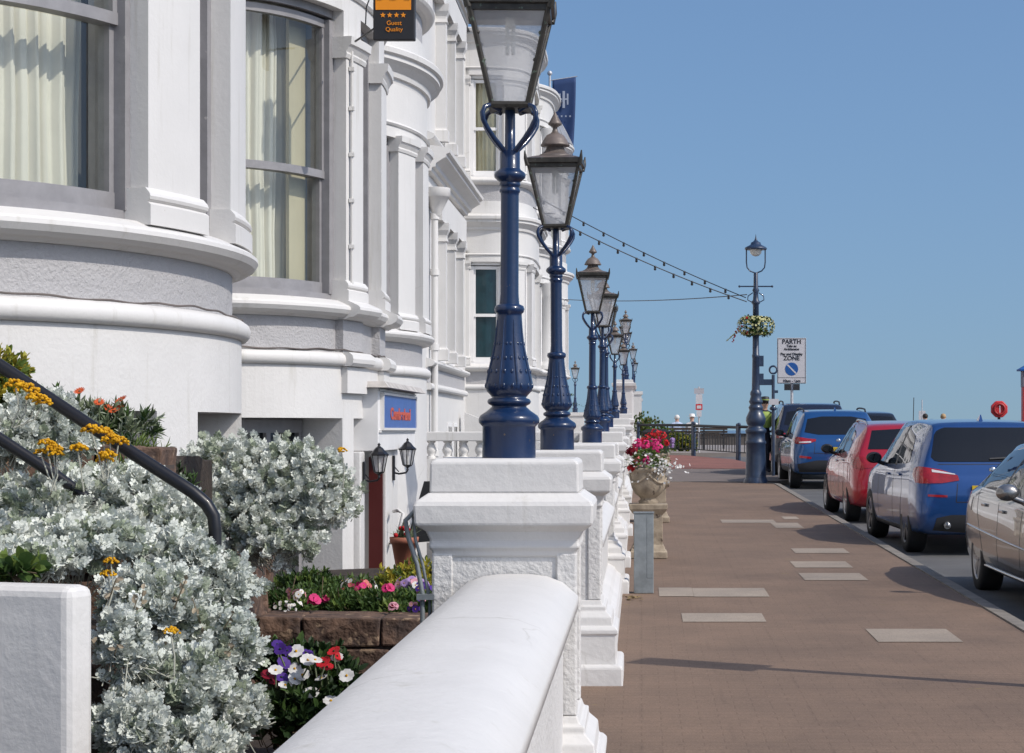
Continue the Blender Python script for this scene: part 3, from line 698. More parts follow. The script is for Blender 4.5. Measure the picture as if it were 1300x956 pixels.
# the flag
fl = thing('banner_flag', 'navy banner with a pale monogram and four stars hanging from a roof pole', 'flag', (-3.5, 79, 9.0))
mb = MB(); mb.tube([(0, 0, 0), (0, 0, 6.2)], .045, 10); mb.sphere((0, 0, 6.28), .10); mb.tube([(0, 0, 6.0), (1.05, .05, 6.17)], .02, 6); mb.build('pole', M['grey_pole'], fl)
mb = MB(); nx, nz = 10, 16; vs = []
for j in range(nz+1):
    for i in range(nx+1):
        x = .10 + .90*i/nx; t = j/nz
        vs.append((x - .16*t*t*(i/nx), .05*math.sin(i*.9+t*5)*t, 6.0 + .13*i/nx - 3.4*t))
mb.add(vs, [(j*(nx+1)+i, j*(nx+1)+i+1, (j+1)*(nx+1)+i+1, (j+1)*(nx+1)+i) for j in range(nz) for i in range(nx)], True)
fo = mb.build('cloth', M['flag'], fl); sm = fo.modifiers.new('thick', 'SOLIDIFY'); sm.thickness = .01
text('H', .62, M['flag_mark'], 'monogram', fl, (.54, -.09, 5.25), ext=.003); text('I', .95, M['flag_mark'], 'monogram', fl, (.54, -.10, 5.22), ext=.003)
mb = MB()
for k in range(4): mb.plate([((.05 if i % 2 == 0 else .022)*math.sin(PI*i/5), (.05 if i % 2 == 0 else .022)*math.cos(PI*i/5)) for i in range(10)][::-1], (.30+.16*k, -.10, 4.62), (1, 0, 0), (0, 0, 1), .004)
mb.build('star_row', M['flag_mark'], fl)
# wall lanterns by the porch
def wall_lantern(label, loc, flip=False):
    t = thing('wall_lantern', label, 'lantern', loc, 0, 'black lanterns beside the porch')
    mb = MB(); mb.box(0, .03, -.045, .045, -.16, .16); mb.build('back_plate', M['black'], t, bevel=.01)
    mb = MB(); mb.tube([(.02, 0, -.06), (.08, 0, -.075), (.17, 0, -.06), (.19, 0, -.03)], .012, 8); mb.tube([(.02, 0, .02), (.08, 0, -.05)], .007, 6); mb.build('arm', M['black'], t)
    mb = MB(); mb.lathe([(.0, -.10), (.018, -.085), (.012, -.06), (.03, -.045), (.058, -.03), (.062, -.02)], (.19, 0, .06), 8, False)
    mb.lathe([(.112, .17), (.115, .185), (.08, .215), (.045, .26), (.022, .275), (.012, .29), (.02, .30), (.0, .325)], (.19, 0, .06), 8, False)
    for k in range(8):
        a = 2*PI*k/8; mb.tube([(.19+.060*math.cos(a), .060*math.sin(a), .04), (.19+.10*math.cos(a), .10*math.sin(a), .235)], .006, 5)
    hd = mb.build('lantern_head', M['black'], t)
    mb = MB(); mb.lathe([(.056, .042), (.096, .232)], (.19, 0, 0), 8, False); mb.build('glass', M['lantern_pane'], hd)
    mb = MB(); mb.lathe([(.018, .04), (.02, .16), (.0, .19)], (.19, 0, 0), 8); mb.build('bulb', M['bulb'], hd)
    t.scale = (.66, .66, .66); return t
wall_lantern('black wall lantern on the near post of the porch', (-2.158, 16.0, 1.27))
wall_lantern('black wall lantern on the far post of the porch, clear of the doorway', (-2.098, 17.42, 1.30))
# ------------------------------------------------------------------ boundary wall, piers and lamps
WX = -.50
TOPZ = 1.515
PIER = [  # y of pier centre, top of block, label, has lamp
 (7.80, 1.515, 'nearest white pier carrying the largest blue lamp', 1),
 (12.28, 1.503, 'second white pier from the camera with stepped plinth', 1),
 (18.10, 1.500, 'white pier without a lamp beside the grey metal post', 0),
 (20.95, 1.492, 'white pier under the third lamp from the camera', 1),
 (25.9, 1.60, 'white pier under the fourth lamp, taller than those before it', 1),
 (29.6, 1.66, 'white pier under the fifth lamp just past the stepped up cap', 1),
 (42.5, 1.86, 'white pier under the sixth lamp well down the wall', 1),
 (55.8, 2.06, 'white pier carrying the small seventh lamp before the tall piers', 1)]
def pier(y, top, label, h=.265, tall=False):
    t = thing('gate_pier', label, 'pier', (WX, y, G(y)), 0, 'white piers along the front wall')
    tz = top-G(y); mb = MB()
    mb.stack(0, 0, [(h+.13, -.2), (h+.13, .10), (h+.115, .115)]); mb.build('footing', M['white_wall'], t, bevel=.012)
    mb = MB(); mb.stack(0, 0, [(h+.09, .10), (h+.09, .285), (h+.10, .29), (h+.10, .315), (h+.085, .33), (h+.07, .335), (h+.065, .385), (h+.03, .42), (h+.03, .445), (h+.012, .45), (h+.002, .48)]); mb.build('plinth', M['white_wall'], t, bevel=.006)
    mb = MB(); mb.stack(0, 0, [(h-.012, .45), (h-.012, tz-.33)])
    for sx, sy in ((1, 0), (-1, 0), (0, 1), (0, -1)):    # raised margins round a sunk panel on each face
        for k in (-1, 1):
            a, b = sorted((k*(h-.003), k*(h-.075)))
            if sx: mb.box(*sorted((sx*(h-.02), sx*h)), a, b, .482, tz-.345)
            else: mb.box(a, b, *sorted((sy*(h-.02), sy*(h-.0015))), .482, tz-.345)
    mb.build('shaft', M['rough_white'], t, bevel=.005)
    mb = MB(); mb.stack(0, 0, [(h-.005, tz-.36), (h, tz-.335), (h+.012, tz-.325), (h+.006, tz-.30), (h+.02, tz-.265), (h+.05, tz-.245), (h+.058, tz-.24), (h+.062, tz-.17), (h+.055, tz-.155), (h+.012, tz-.125)]); mb.build('cornice', M['white_wall'], t, bevel=.008)
    mb = MB(); mb.stack(0, 0, [(h+.008, tz-.126), (h+.006, tz-.012), (h-.012, tz)]); mb.build('cap', M['white_wall'], t, bevel=.008)
    return t
for y, top, lab, _ in PIER: pier(y, top, lab)
def tall_pier(y, label):
    t = thing('gate_pier', label, 'pier', (WX, y, G(y)), 0, 'tall white piers at the end of the wall'); mb = MB(); h = .25
    mb.stack(0, 0, [(h+.10, -.2), (h+.10, .5), (h+.04, .56)]); mb.build('plinth', M['white_wall'], t)
    mb = MB(); mb.stack(0, 0, [(h, .56), (h, 2.05)]); mb.build('shaft', M['white_wall'], t, bevel=.01)
    mb = MB(); mb.stack(0, 0, [(h+.01, 2.05), (h+.03, 2.1), (h+.09, 2.16), (h+.1, 2.24), (h+.02, 2.26), (h+.02, 2.33), (h, 2.34)]); mb.build('cornice', M['white_wall'], t)
    return t
for y, lab in ((59.2, 'first of the tall white piers at the far end of the wall'), (64.5, 'second tall white pier at the far end of the wall'), (69.5, 'last tall white pier, farthest along the wall')): tall_pier(y, lab)
# walls between the piers: coping with a rounded back
def cope_prof(z, hw=.23, rise=.08, lip=.05):
    pr = [(-hw+.035, z-lip), (-hw, z-lip+.006), (-hw, z-.004)]
    for i in range(9):
        a = i/8; x = -hw+2*hw*a
        pr.append((x, z + rise*(1-abs(2*a-1)**3.2)**.9 if 0 < a < 1 else z))
    return pr + [(hw, z-lip+.006), (hw-.035, z-lip)]
def wall(y0, y1, z, label, far=False, xc=-.46):
    t = thing('garden_wall', label, 'wall', (xc, (y0+y1)/2, G((y0+y1)/2)), 0, 'white garden walls between the piers')
    gm = G((y0+y1)/2); n = 12; pth = [(0, y0-(y0+y1)/2 + (y1-y0)*i/n) for i in range(n+1)]
    mb = MB(); sweep(mb, pth, cope_prof(z-gm), smooth=True); mb.build('coping', M['white_wall'], t)
    mb = MB(); hw = .175; mb.box(-hw, hw, y0-(y0+y1)/2, y1-(y0+y1)/2, .18, z-gm-.045)
    mb.build('wall_body', M['rough_white'], t)
    mb = MB(); sweep(mb, [(0, pth[0][1]), (0, pth[-1][1])], [(-.30, -.3), (.30, -.3), (.30, .16), (.285, .20), (.25, .225), (.23, .26), (.178, .29), (-.178, .29), (-.30, .2)]); mb.build('wall_base', M['white_wall'], t, bevel=.006)
wall(-1.2, 7.53, 1.015, 'white garden wall with rounded coping in the foreground, nearest the camera')
wall(8.07, 12.0, .55, 'low white garden wall between the first and second piers', xc=-.80)
wall(12.55, 17.83, .95, 'white garden wall running from the stepped plinth pier to the metal post')
wall(18.37, 20.68, .98, 'short white garden wall just behind the steel post')
wall(21.2, 25.63, 1.0, 'white garden wall behind the stone urns')
wall(26.2, 29.3, 1.1, 'white garden wall between the fourth and fifth lamps')
wall(29.9, 42.2, 1.3, 'long white garden wall past the fifth lamp')
wall(42.8, 55.5, 1.5, 'long white garden wall leading to the tall piers')
wall(56.1, 69.2, 1.7, 'farthest white garden wall between the tall piers')
# --- the lamp, 2 m tall on its pier
def make_lamp():
    t = thing('pier_lamp', 'x', 'lamp', (0, 0, 0))
    mb = MB()
    mb.lathe([(.101, 0), (.1, .118), (.104, .122), (.114, .133), (.115, .148), (.108, .160), (.082, .178), (.066, .192), (.066, .197), (.078, .203), (.083, .212), (.078, .222),
              (.064, .227), (.072, .238), (.085, .252), (.090, .268), (.089, .285), (.084, .31), (.076, .345), (.066, .385), (.057, .43), (.051, .48), (.047, .535), (.047, .545), (.054, .55), (.057, .562), (.053, .574), (.040, .58)], n=32)
    for k in range(8):           # low acanthus relief on the bulb
        a0 = 2*PI*k/8
        for j, (z, rr) in enumerate(((.272, .087), (.325, .079), (.375, .067), (.43, .055))):
            for da in (-.20, .20):
                a = a0 + da*(1-.12*j)
                mb.sphere(((rr)*math.cos(a), (rr)*math.sin(a), z), .0068-.0006*j, 6, 4, sz=1.7)
        a = a0+PI/8; mb.tube([(r_*math.cos(a), r_*math.sin(a), z) for r_, z in ((.087, .26), (.087, .29), (.075, .345), (.056, .43), (.047, .52))], [.003, .006, .006, .005, .003], 6)
    mb.build('base', M['blue'], t)
    mb = MB(); mb.lathe([(.038, .575), (.0345, .62), (.034, .99), (.035, 1.0), (.039, 1.005), (.039, 1.013), (.035, 1.017), (.035, 1.024), (.040, 1.028), (.040, 1.036), (.037, 1.04), (.045, 1.046), (.058, 1.058), (.060, 1.068), (.056, 1.078), (.042, 1.088), (.038, 1.095), (.038, 1.155), (.020, 1.165), (.019, 1.325)], n=24)
    mb.build('post', M['blue'], t)
    for k in range(4):
        a = PI/4 + PI/2*k; pts = []
        for r_, z in ((.022, 1.15), (.035, 1.165), (.060, 1.20), (.085, 1.235), (.101, 1.265), (.104, 1.29), (.095, 1.312), (.078, 1.322), (.058, 1.318), (.047, 1.308)): q_ = r_*(1.36 if r_ > .05 else 1.1); pts.append((q_*math.cos(a), q_*math.sin(a), z))
        mb = MB(); mb.tube(pts, [.010]*3+[.0095]*7, 8); mb.build('bracket', M['blue'], t)
    zb, zt, hb, ht = 1.325, 1.685, .066, .148
    mb = MB(); mb.stack(0, 0, [(hb+.012, zb-.012), (hb+.016, zb), (hb+.008, zb+.012)])
    for sx, sy in ((1, 1), (1, -1), (-1, 1), (-1, -1)):
        mb.tube([(sx*hb, sy*hb, zb), (sx*ht, sy*ht, zt)], .011, 6)
        mb.tube([(sx*ht*1.02, sy*ht*1.02, zt-.01), (sx*(ht+.015), sy*(ht+.015), zt+.03), (sx*(ht+.019), sy*(ht+.019), zt+.075)], [.016, .012, .004], 6)
        for f in (.45, .72): mb.sphere((sx*lerp(hb, ht, f)*.94, -abs(lerp(hb, ht, f))*1.0 if sy < 0 else lerp(hb, ht, f), lerp(zb, zt, f)), .009, 6, 4)
    mb.stack(0, 0, [(ht-.004, zt-.022), (ht+.004, zt-.02), (ht+.006, zt), (ht+.018, zt+.006), (ht+.020, zt+.032), (ht+.006, zt+.036)])
    lf = mb.build('lantern_frame', M['lantern_frame'], t)
    mb = MB()
    for k in range(4):
        a = PI/2*k; ca, sa = round(math.cos(a)), round(math.sin(a))
        q = [(hb*.96, -hb*.9, zb+.012), (hb*.96, hb*.9, zb+.012), (ht*.96, ht*.93, zt-.02), (ht*.96, -ht*.93, zt-.02)]
        q2 = [(x-.003, y, z) for x, y, z in q]
        mb.add([(x*ca-y*sa, x*sa+y*ca, z) for x, y, z in q], [(0, 1, 2, 3)])
    mb.build('pane', M['lantern_pane'], lf)
    mb = MB(); mb.tube([(0, 0, zt), (0, 0, zt-.06)], .02, 8)
    mb.cur = 0
    for sx, sy in ((.011, .011), (.011, -.011), (-.011, .011), (-.011, -.011)): mb.tube([(sx, sy, zt-.06), (sx, sy, zt-.16)], .008, 6)
    mb.build('bulb', M['bulb'], lf)
    mb = MB(); mb.stack(0, 0, [(ht+.010, zt+.034), (ht-.02, zt+.046), (.098, zt+.054), (.07, zt+.056)])
    mb.lathe([(.112, 1.735), (.110, 1.744), (.082, 1.758), (.062, 1.775), (.050, 1.80), (.050, 1.803), (.086, 1.805), (.087, 1.812), (.080, 1.822), (.070, 1.842), (.052, 1.868), (.03, 1.88), (.02, 1.888), (.014, 1.905), (.014, 1.917), (.040, 1.932), (.041, 1.94), (.03, 1.957), (.017, 1.98), (.009, 1.997), (.0, 2.012)], n=20)
    mb.build('roof', M['copper'], t)
    return t
lamp0 = make_lamp()
LAMPS = [(p[0], p[1], .50) for p in PIER if p[3]] + [(59.2, G(59.2)+2.34, .46), (64.5, G(64.5)+2.34, .48), (69.5, G(69.5)+2.34, .5)]
LLAB = ['largest blue lamp, on the nearest pier, its roof cut by the top of the picture', 'second blue lamp on its pier, with a full copper finial against the banner', 'third blue lamp, first to stand wholly clear against the sky',
        'fourth blue lamp, half hidden behind the third', 'fifth blue lamp, slim between the fourth and sixth', 'sixth blue lamp, its lantern in front of the tall pier lamps', 'small seventh blue lamp in front of the tall pier',
        'blue lamp with thin finial on the first tall pier', 'blue lamp on the second tall pier', 'farthest blue lamp on the last tall pier']
for i, (y, z, dx) in enumerate(LAMPS):
    o = lamp0 if i == 0 else copy_tree(lamp0)
    x = WX
    if i == 5: x = -.55
    if i == 6: x = -.48
    if i == 7: x = -.46
    o.location = (x, y, z); o['label'] = LLAB[i]; o['group'] = 'blue lamps on the white piers'
    o.rotation_euler.x = R((0, .3, -.5, .4, -.3, .5, .2, -.4, .3, 0)[i]); o.rotation_euler.y = R((.2, -.35, .3, .6, -.4, .3, -.2, .5, -.3, .4)[i])
    o.rotation_euler.z = R((1.5, -2, 2, 12, -3, 5, 0, 8, -5, 4)[i])
# lamp set back by the palm, and two low ones past the end
for i, (u, v, z, lab) in enumerate(((730, 523.6, 80, 'distant blue lamp beside the palm tree, left of the third lamp'), (803.5, 497, 84, 'tiny blue lamp peeping past the right of the tall piers'), (805.5, 506, 100, 'farthest tiny blue lamp low beside the tall piers'))):
    o = copy_tree(lamp0); o.location = P(u, v, z); o['label'] = lab; o['group'] = 'blue lamps beyond the terrace'
    b = o.location
    w = MB(); w.stack(0, 0, [(.35, PZ-b.z-.02), (.35, -.15), (.40, -.13), (.40, 0)]); k = w.build('stone_pillar', M['white_wall']); k.location = b
    tag(k, ('white pillar under the distant lamp by the palm', 'white pillar under the tiny lamp past the tall piers', 'farthest white pillar under the last tiny lamp')[i], 'pillar')
# balustrade between two front gardens
bl = thing('balustrade', 'white balustrade across the gardens behind the nearest lamp base', 'balustrade', (-1.9, 26.0, .6))
mb = MB(); mb.box(-1.45, 1.2, -.10, .10, .88, 1.0); mb.build('rail', M['white_trim'], bl, bevel=.012)
mb = MB(); mb.box(-1.45, 1.2, -.10, .10, -.9, .66); mb.build('base_wall', M['white'], bl)
for k in range(13):
    mb = MB(); mb.lathe([(.055, .66), (.055, .69), (.035, .70), (.062, .74), (.068, .77), (.05, .82), (.035, .85), (.055, .87), (.055, .88)], (-1.36+.205*k, 0, 0), 12); mb.build('baluster', M['white_trim'], bl)
mb = MB(); mb.box(1.2, 1.42, -.14, .14, -.9, 1.06); mb.build('post', M['white'], bl, bevel=.01)
# sloping white stair wall further on
mb = MB(); mb.plate([(0, 0), (3.0, 0), (3.0, .35), (0, 1.55)], (-3.3, 38.5, .4), (1, 0, 0), (0, 0, 1), -.3); k = mb.build('stair_wall', M['white']); tag(k, 'sloping white stair wall showing between the second and third lamp bases', 'stair wall')
# ------------------------------------------------------------------ front garden
mb = MB(); mb.box(-3.42, -.70, -2, 62, -.75, -.55); k = mb.build('garden_ground', M['soil']); k['kind'] = 'structure'
def stones(name, label, x0, x1, y0, y1, z0, z1, rows, seed, cat='wall', turn=None):
    """rough squared stones with their own faces; one dry stone wall"""
    rr = random.Random(seed); t = MB(); h = (z1-z0)/rows
    for r in range(rows):
        x = x0; 
        while x < x1-.02:
            w = min(x1-x, rr.uniform(.16, .42))
            if x1-x-w < .1: w = x1-x
            d = rr.uniform(-.025, .02); g = .010
            zz0, zz1 = z0+r*h+g*.5, z0+(r+1)*h-g*.5+rr.uniform(-.012, .006)
            xs = [x+g*.5, x+w*.35, x+w*.7, x+w-g*.5]; zs = [zz0, (zz0+zz1)/2, zz1]
            vs = []
            for q in zs:
                for p in xs: vs.append((p+rr.uniform(-.006, .006), y0+d+rr.uniform(-.022, .014), q+rr.uniform(-.006, .006)))
            n = len(vs)
            back = [(p, y1, q) for p, _, q in vs]
            fs = [(j*4+i, j*4+i+1, (j+1)*4+i+1, (j+1)*4+i) for j in range(2) for i in range(3)]
            ring = [0, 1, 2, 3, 7, 11, 10, 9, 8, 4]
            fs += [(ring[i], ring[i]+n, ring[(i+1) % 10]+n, ring[(i+1) % 10]) for i in range(10)]
            t.add(vs+back, fs); x += w
    t.cur = 1; t.box(x0+.01, x1-.01, y0+.03, y1-.005, z0, z1-.02)
    if turn: t.v = [(turn-(y-y0), x, z) for x, y, z in t.v]; t.f = [f for f in t.f]
    o = t.build(name, [M['stone'], M['mortar']], bevel=.010, seg=2); return tag(o, label, cat)
stones('stone_wall', 'brown stone retaining wall under the flower bed, beside the foreground coping', -2.0, -.70, 9.9, 10.25, -.55, .735, 8, 5)
stones('stone_wall', 'brown stone step wall below the round silver bush', -2.55, -1.85, 8.75, 9.0, -.55, 1.06, 10, 8)
stones('stone_wall', 'short brown stone ledge among yellow flowers under the black handrail', -2.6, -1.75, 7.55, 7.8, .6, 1.565, 6, 9)
stones('stone_wall', 'brown stone end wall under the right of the round silver bush', 8.78, 10.2, 0, .2, -.55, 1.04, 9, 21, turn=-1.84)
stones('stone_wall', 'low brown stone wall behind the foot of the handrail', 5.85, 7.75, 0, .2, -.55, .97, 8, 22, turn=-1.50)
for nm, (x0, x1, y0, y1, z) in (('garden_bed', (-3.3, -.70, 10.1, 13.6, .70)), ('garden_bed', (-3.3, -1.94, 8.9, 10.2, 1.02)), ('garden_bed', (-3.3, -1.60, 5.8, 7.7, .95)), ('garden_bed', (-3.3, -1.85, 7.6, 8.9, 1.50)), ('garden_bed', (-2.0, -.70, 5.2, 9.95, .30))):
    mb = MB(); nx, ny = 10, 10; rr = random.Random(4); vs = []
    for j in range(ny+1):
        for i in range(nx+1): vs.append((lerp(x0, x1, i/nx), lerp(y0, y1, j/ny), z+rr.uniform(-.02, .02)))
    n = len(vs); vs += [(x, y, -.6) for x, y, _ in vs]
    fs = [(j*(nx+1)+i, j*(nx+1)+i+1, (j+1)*(nx+1)+i+1, (j+1)*(nx+1)+i) for j in range(ny) for i in range(nx)]
    rim = [i for i in range(nx+1)] + [(j+1)*(nx+1)+nx for j in range(ny)] + [ny*(nx+1)+i for i in range(nx-1, -1, -1)] + [j*(nx+1) for j in range(ny-1, 0, -1)]
    fs += [(rim[i], rim[i]+n, rim[(i+1) % len(rim)]+n, rim[(i+1) % len(rim)]) for i in range(len(rim))]
    mb.add(vs, fs); k = mb.build(nm, M['soil']); k['kind'] = 'structure'
# low white wall end at the left
mb = MB(); mb.box(-2.2, 0, 0, .115, -.6, 1.205); k = mb.build('stair_wall', M['white_wall'], bevel=.03, seg=3); k.location = (-1.51, 5.46, 0); k.rotation_euler.z = R(-19); tag(k, 'low thick white wall end at the lower left, under the silver foliage', 'stair wall')
hr = thing('handrail', 'black tubular handrail sloping down through the flowers and bending at its foot', 'handrail', (-1.55, 7.3, .9))
mb = MB(); pts = [P(-520, 122, 6.6), P(-120, 383, 6.55), P(0, 464, 6.55), P(120, 544, 6.5), P(225, 612, 6.45)]
e = [P(245, 625, 6.45), P(262, 640, 6.45), P(271, 655, 6.45), P(273, 672, 6.45), P(273, 780, 6.45)]
o_ = Vector(hr.location); mb.tube([Vector(p)-o_ for p in pts+e], .0205, 14); mb.build('rail', M['black'], hr)
mb = MB(); mb.tube([Vector(P(u, v, 6.75))-o_ for u, v in ((-520, 222), (-120, 478), (0, 557), (70, 603), (120, 640))], .0195, 12); mb.build('lower_rail', M['black'], hr)

# ---- leaves
def add_leaf(mb, p, d, up, ln, wd, kind):
    """one leaf from p along d; kinds: lobed, oval, lance"""
    d = d.normalized(); s = d.cross(up); 
    if s.length < 1e-3: s = d.orthogonal()
    s.normalize(); n = s.cross(d)
    if kind == 'lobed':      # felted leaf cut into rounded lobes
        q = lambda t, w, lift=0.: p + d*(ln*t) + s*w + n*(ln*lift)
        vs = [q(0, -wd*.03), q(0, wd*.03), q(.8, wd*.07, .05), q(.8, -wd*.07, .05)]; fs = [(0, 1, 2, 3)]
        for t, w, dt, dw in ((.34, .10, .20, .42), (.34, -.10, .20, -.42), (.60, .10, .24, .36), (.60, -.10, .24, -.36), (.78, 0, .34, 0)):
            b = len(vs); c0 = q(t, w*wd, .04); ax = d*(ln*dt) + s*(wd*dw); sd = ax.cross(n).normalized()*(wd*.17); lf = n*(ln*.05*((b % 3)-1))
            vs += [c0-sd*.45, c0+ax*.45-sd+lf, c0+ax*.85-sd*.8+lf, c0+ax*1.0+lf, c0+ax*.85+sd*.8+lf, c0+ax*.45+sd+lf, c0+sd*.45]
            fs.append((b, b+1, b+2, b+3, b+4, b+5, b+6))
        mb.add(vs, fs)
    elif kind == 'oval':
        q = lambda t, w, l=0: p+d*ln*t+s*wd*w+n*ln*l
        mb.add([q(0, 0), q(.35, -.5, .06), q(.35, .5, .06), q(.75, -.42, .05), q(.75, .42, .05), q(1, 0, -.04), q(.5, 0, 0)], [(0, 6, 1), (0, 2, 6), (1, 6, 3), (2, 4, 6), (3, 6, 5), (6, 4, 5)])
    else:
        q = lambda t, w, l=0: p+d*ln*t+s*wd*w+n*ln*l
        mb.add([q(0, -.3), q(0, .3), q(.5, -.5, .05), q(.5, .5, .05), q(1, 0, -.06)], [(0, 1, 3, 2), (2, 3, 4)])
def rv(rr): 
    while True:
        v = Vector((rr.uniform(-1, 1), rr.uniform(-1, 1), rr.uniform(-1, 1)))
        if .05 < v.length < 1: return v.normalized()
def bush(label, cat, lobes, n, leaf, mats, seed, group=None, name='silver_bush', per=7, stems=True, inner=.55, tips=None):
    """lobes = [(centre, radii)]; leaf rosettes crowd towards the outside of every lobe"""
    rr = random.Random(seed); c0 = lobes[0][0]; t = thing(name, label, cat, (c0[0], c0[1], min(c[2]-r[2] for c, r in lobes)), 0, group); o = Vector(t.location)
    mb = MB(); st = MB(); kind, ln, wd = leaf; tot = sum(r[0]*r[2] + r[0]*r[1] for _, r in lobes)
    for c, r in lobes:
        m = int(n*(r[0]*r[2]+r[0]*r[1])/tot); c = Vector(c)
        for _ in range(m):
            v = rv(rr); v.z = abs(v.z)*.95-.28 if rr.random() < .75 else v.z
            v.normalize(); k = rr.uniform(inner, 1.0)**.6*rr.uniform(.88, 1.1)*(rr.uniform(1.05, 1.28) if rr.random() < .14 else 1)
            p = c + Vector((v.x*r[0], v.y*r[1], v.z*r[2]))*k - o
            ax = (v*.8 + Vector((0, 0, .55)) + rv(rr)*.45).normalized()
            if stems and rr.random() < .5:
                b = p - ax*rr.uniform(.10, .2) + rv(rr)*.02; st.tube([b, (b+p)/2+rv(rr)*.01, p], [.0022, .002, .0015], 4, cap=False)
            a0 = rr.uniform(0, 6); u = ax.orthogonal().normalized(); w = ax.cross(u)
            mb.cur = rr.randrange(len(mats)) if rr.random() < .8 else 0
            for j in range(per):
                a = a0 + 2.4*j; tilt = .35+.75*j/per
                d = ax*math.cos(tilt) + (u*math.cos(a)+w*math.sin(a))*math.sin(tilt)
                l = ln*rr.uniform(.65, 1.15)
                add_leaf(mb, p - ax*(.035*j/per) , d, ax, l, wd*l/ln, kind)
    mb.build('foliage', mats, t)
    if stems: st.build('stem', tips or M['silver_stem'], t)['kind'] = 'stuff'
    return t, o
M['silver_leaf'] = leafmat('silver_felted_leaf', (.72, .74, .69), (.56, .59, .53), .8, .10)
M['silver_leaf2'] = leafmat('silver_felted_leaf_pale', (.72, .735, .68), (.58, .61, .55), .8, .10)
M['silver_leaf3'] = leafmat('grey_green_leaf', (.40, .44, .34), (.26, .30, .21), .8, .10)
M['silver_stem'] = pm('silver_stem', (.36, .36, .30), .8)
M['green_leaf'] = leafmat('green_leaf', (.075, .13, .035), (.038, .075, .02), .5, .25)
M['green_leaf2'] = leafmat('bright_green_leaf', (.16, .22, .05), (.08, .13, .03), .5, .3)
M['dark_leaf'] = leafmat('dark_green_leaf', (.028, .055, .018), (.016, .034, .012), .5, .15)
M['yellow_leaf'] = leafmat('yellow_variegated_leaf', (.48, .38, .05), (.22, .25, .04), .5, .25, 20)
M['grey_leaf'] = leafmat('grey_sage_leaf', (.17, .20, .12), (.09, .12, .06), .7, .15)
M['dead_stalk'] = pm('dead_stalk', (.33, .27, .19), .9)
M['brown_stem'] = pm('brown_stem', (.12, .085, .05), .8)
silver = [M['silver_leaf'], M['silver_leaf2'], M['silver_leaf'], M['silver_leaf3']]
def L_(u, v, z, rx, rz, ry=None): return (P(u, v, z), (rx*z/2620, (ry if ry is not None else rx*.8)*z/2620, rz*z/2620))
SG = 'silver leaved bushes in the front garden'
bush('round silver leaved bush on the stone step, between the handrail and the porch', 'bush',
     [L_(335, 632, 9.3, 98, 72), L_(290, 605, 9.35, 70, 52), L_(395, 640, 9.2, 58, 55), L_(300, 660, 9.2, 80, 45), L_(375, 605, 9.3, 60, 45), L_(350, 690, 9.1, 60, 35)], 1850, ('lobed', .033, .033), silver, 11, SG)
bush('broad silver bush spreading above the low white wall, left of the handrail foot', 'bush',
     [L_(40, 655, 6.8, 95, 52), L_(165, 640, 6.95, 82, 44), L_(100, 690, 6.3, 92, 36), L_(215, 672, 6.7, 58, 46), L_(-50, 675, 6.6, 80, 62), L_(10, 712, 6.0, 80, 22), L_(120, 625, 7.1, 60, 32)], 2000, ('lobed', .033, .033), silver, 12, SG)
bush('silver bush tumbling down in front, between the low white wall and the petunias', 'bush',
     [L_(268, 745, 6.5, 52, 48), L_(195, 770, 6.1, 62, 54), L_(278, 825, 6.2, 52, 54), L_(158, 825, 5.75, 34, 52), L_(225, 870, 5.9, 60, 52), L_(290, 905, 6.0, 46, 46), L_(165, 925, 5.7, 46, 50), L_(235, 960, 5.75, 66, 46), L_(228, 705, 6.4, 44, 34)], 2300, ('lobed', .030, .030), silver, 13, SG)
sk = random.Random(77)
t = thing('dry_stalks', 'pale dead stalks standing among the silver leaves by the low white wall', 'stalks', P(150, 800, 5.7)); o_ = Vector(t.location)
for i in range(16):
    u = sk.uniform(120, 320); v = sk.uniform(720, 900); z = 5.75 + (u-120)/200*.5
    a_ = Vector(P(u, v+sk.uniform(40, 110), z+.15))-o_; c_ = Vector(P(u+sk.uniform(-25, 25), v, z-.12))-o_
    mb = MB(); mb.tube([a_, (a_+c_)/2+rv(sk)*.02, c_], [.004, .003, .0015], 5)
    for k in range(5): add_leaf(mb, a_.lerp(c_, .6+.1*k), rv(sk)+Vector((0, 0, .6)), Vector((0, -1, 0)), .022, .012, 'oval')
    mb.build('stalk', M['dead_stalk'], t)
bush('small silver plant with dead stalks by the yellow flower heads at the far left', 'bush',
     [L_(50, 535, 7.2, 52, 40), L_(10, 560, 7.1, 45, 42), L_(85, 560, 7.2, 35, 25)], 480, ('lobed', .030, .030), silver, 14, SG)
bush('grey green leafy plant beneath the handrail carrying orange daisies', 'plant',
     [L_(95, 550, 7.95, 80, 42), L_(150, 545, 8.0, 55, 36), L_(60, 535, 8.0, 60, 40)], 430, ('lance', .05, .012), [M['grey_leaf'], M['silver_leaf3'], M['green_leaf']], 15, None, 'leafy_plant', 8, True, .3)
bush('feathery green plant beside the opening in the white bay wall', 'plant',
     [L_(160, 590, 7.7, 48, 38), L_(185, 620, 7.8, 40, 40), L_(150, 610, 7.4, 40, 26)], 330, ('lance', .045, .006), [M['green_leaf2'], M['green_leaf'], M['dark_leaf']], 16, None, 'leafy_plant', 9, True, .3)
bush('dark green shrub in the shade behind the handrail foot', 'plant',
     [L_(205, 640, 8.2, 48, 55), L_(225, 690, 8.0, 40, 40)], 300, ('lance', .05, .010), [M['dark_leaf'], M['green_leaf']], 17, None, 'leafy_plant', 8, True, .3)
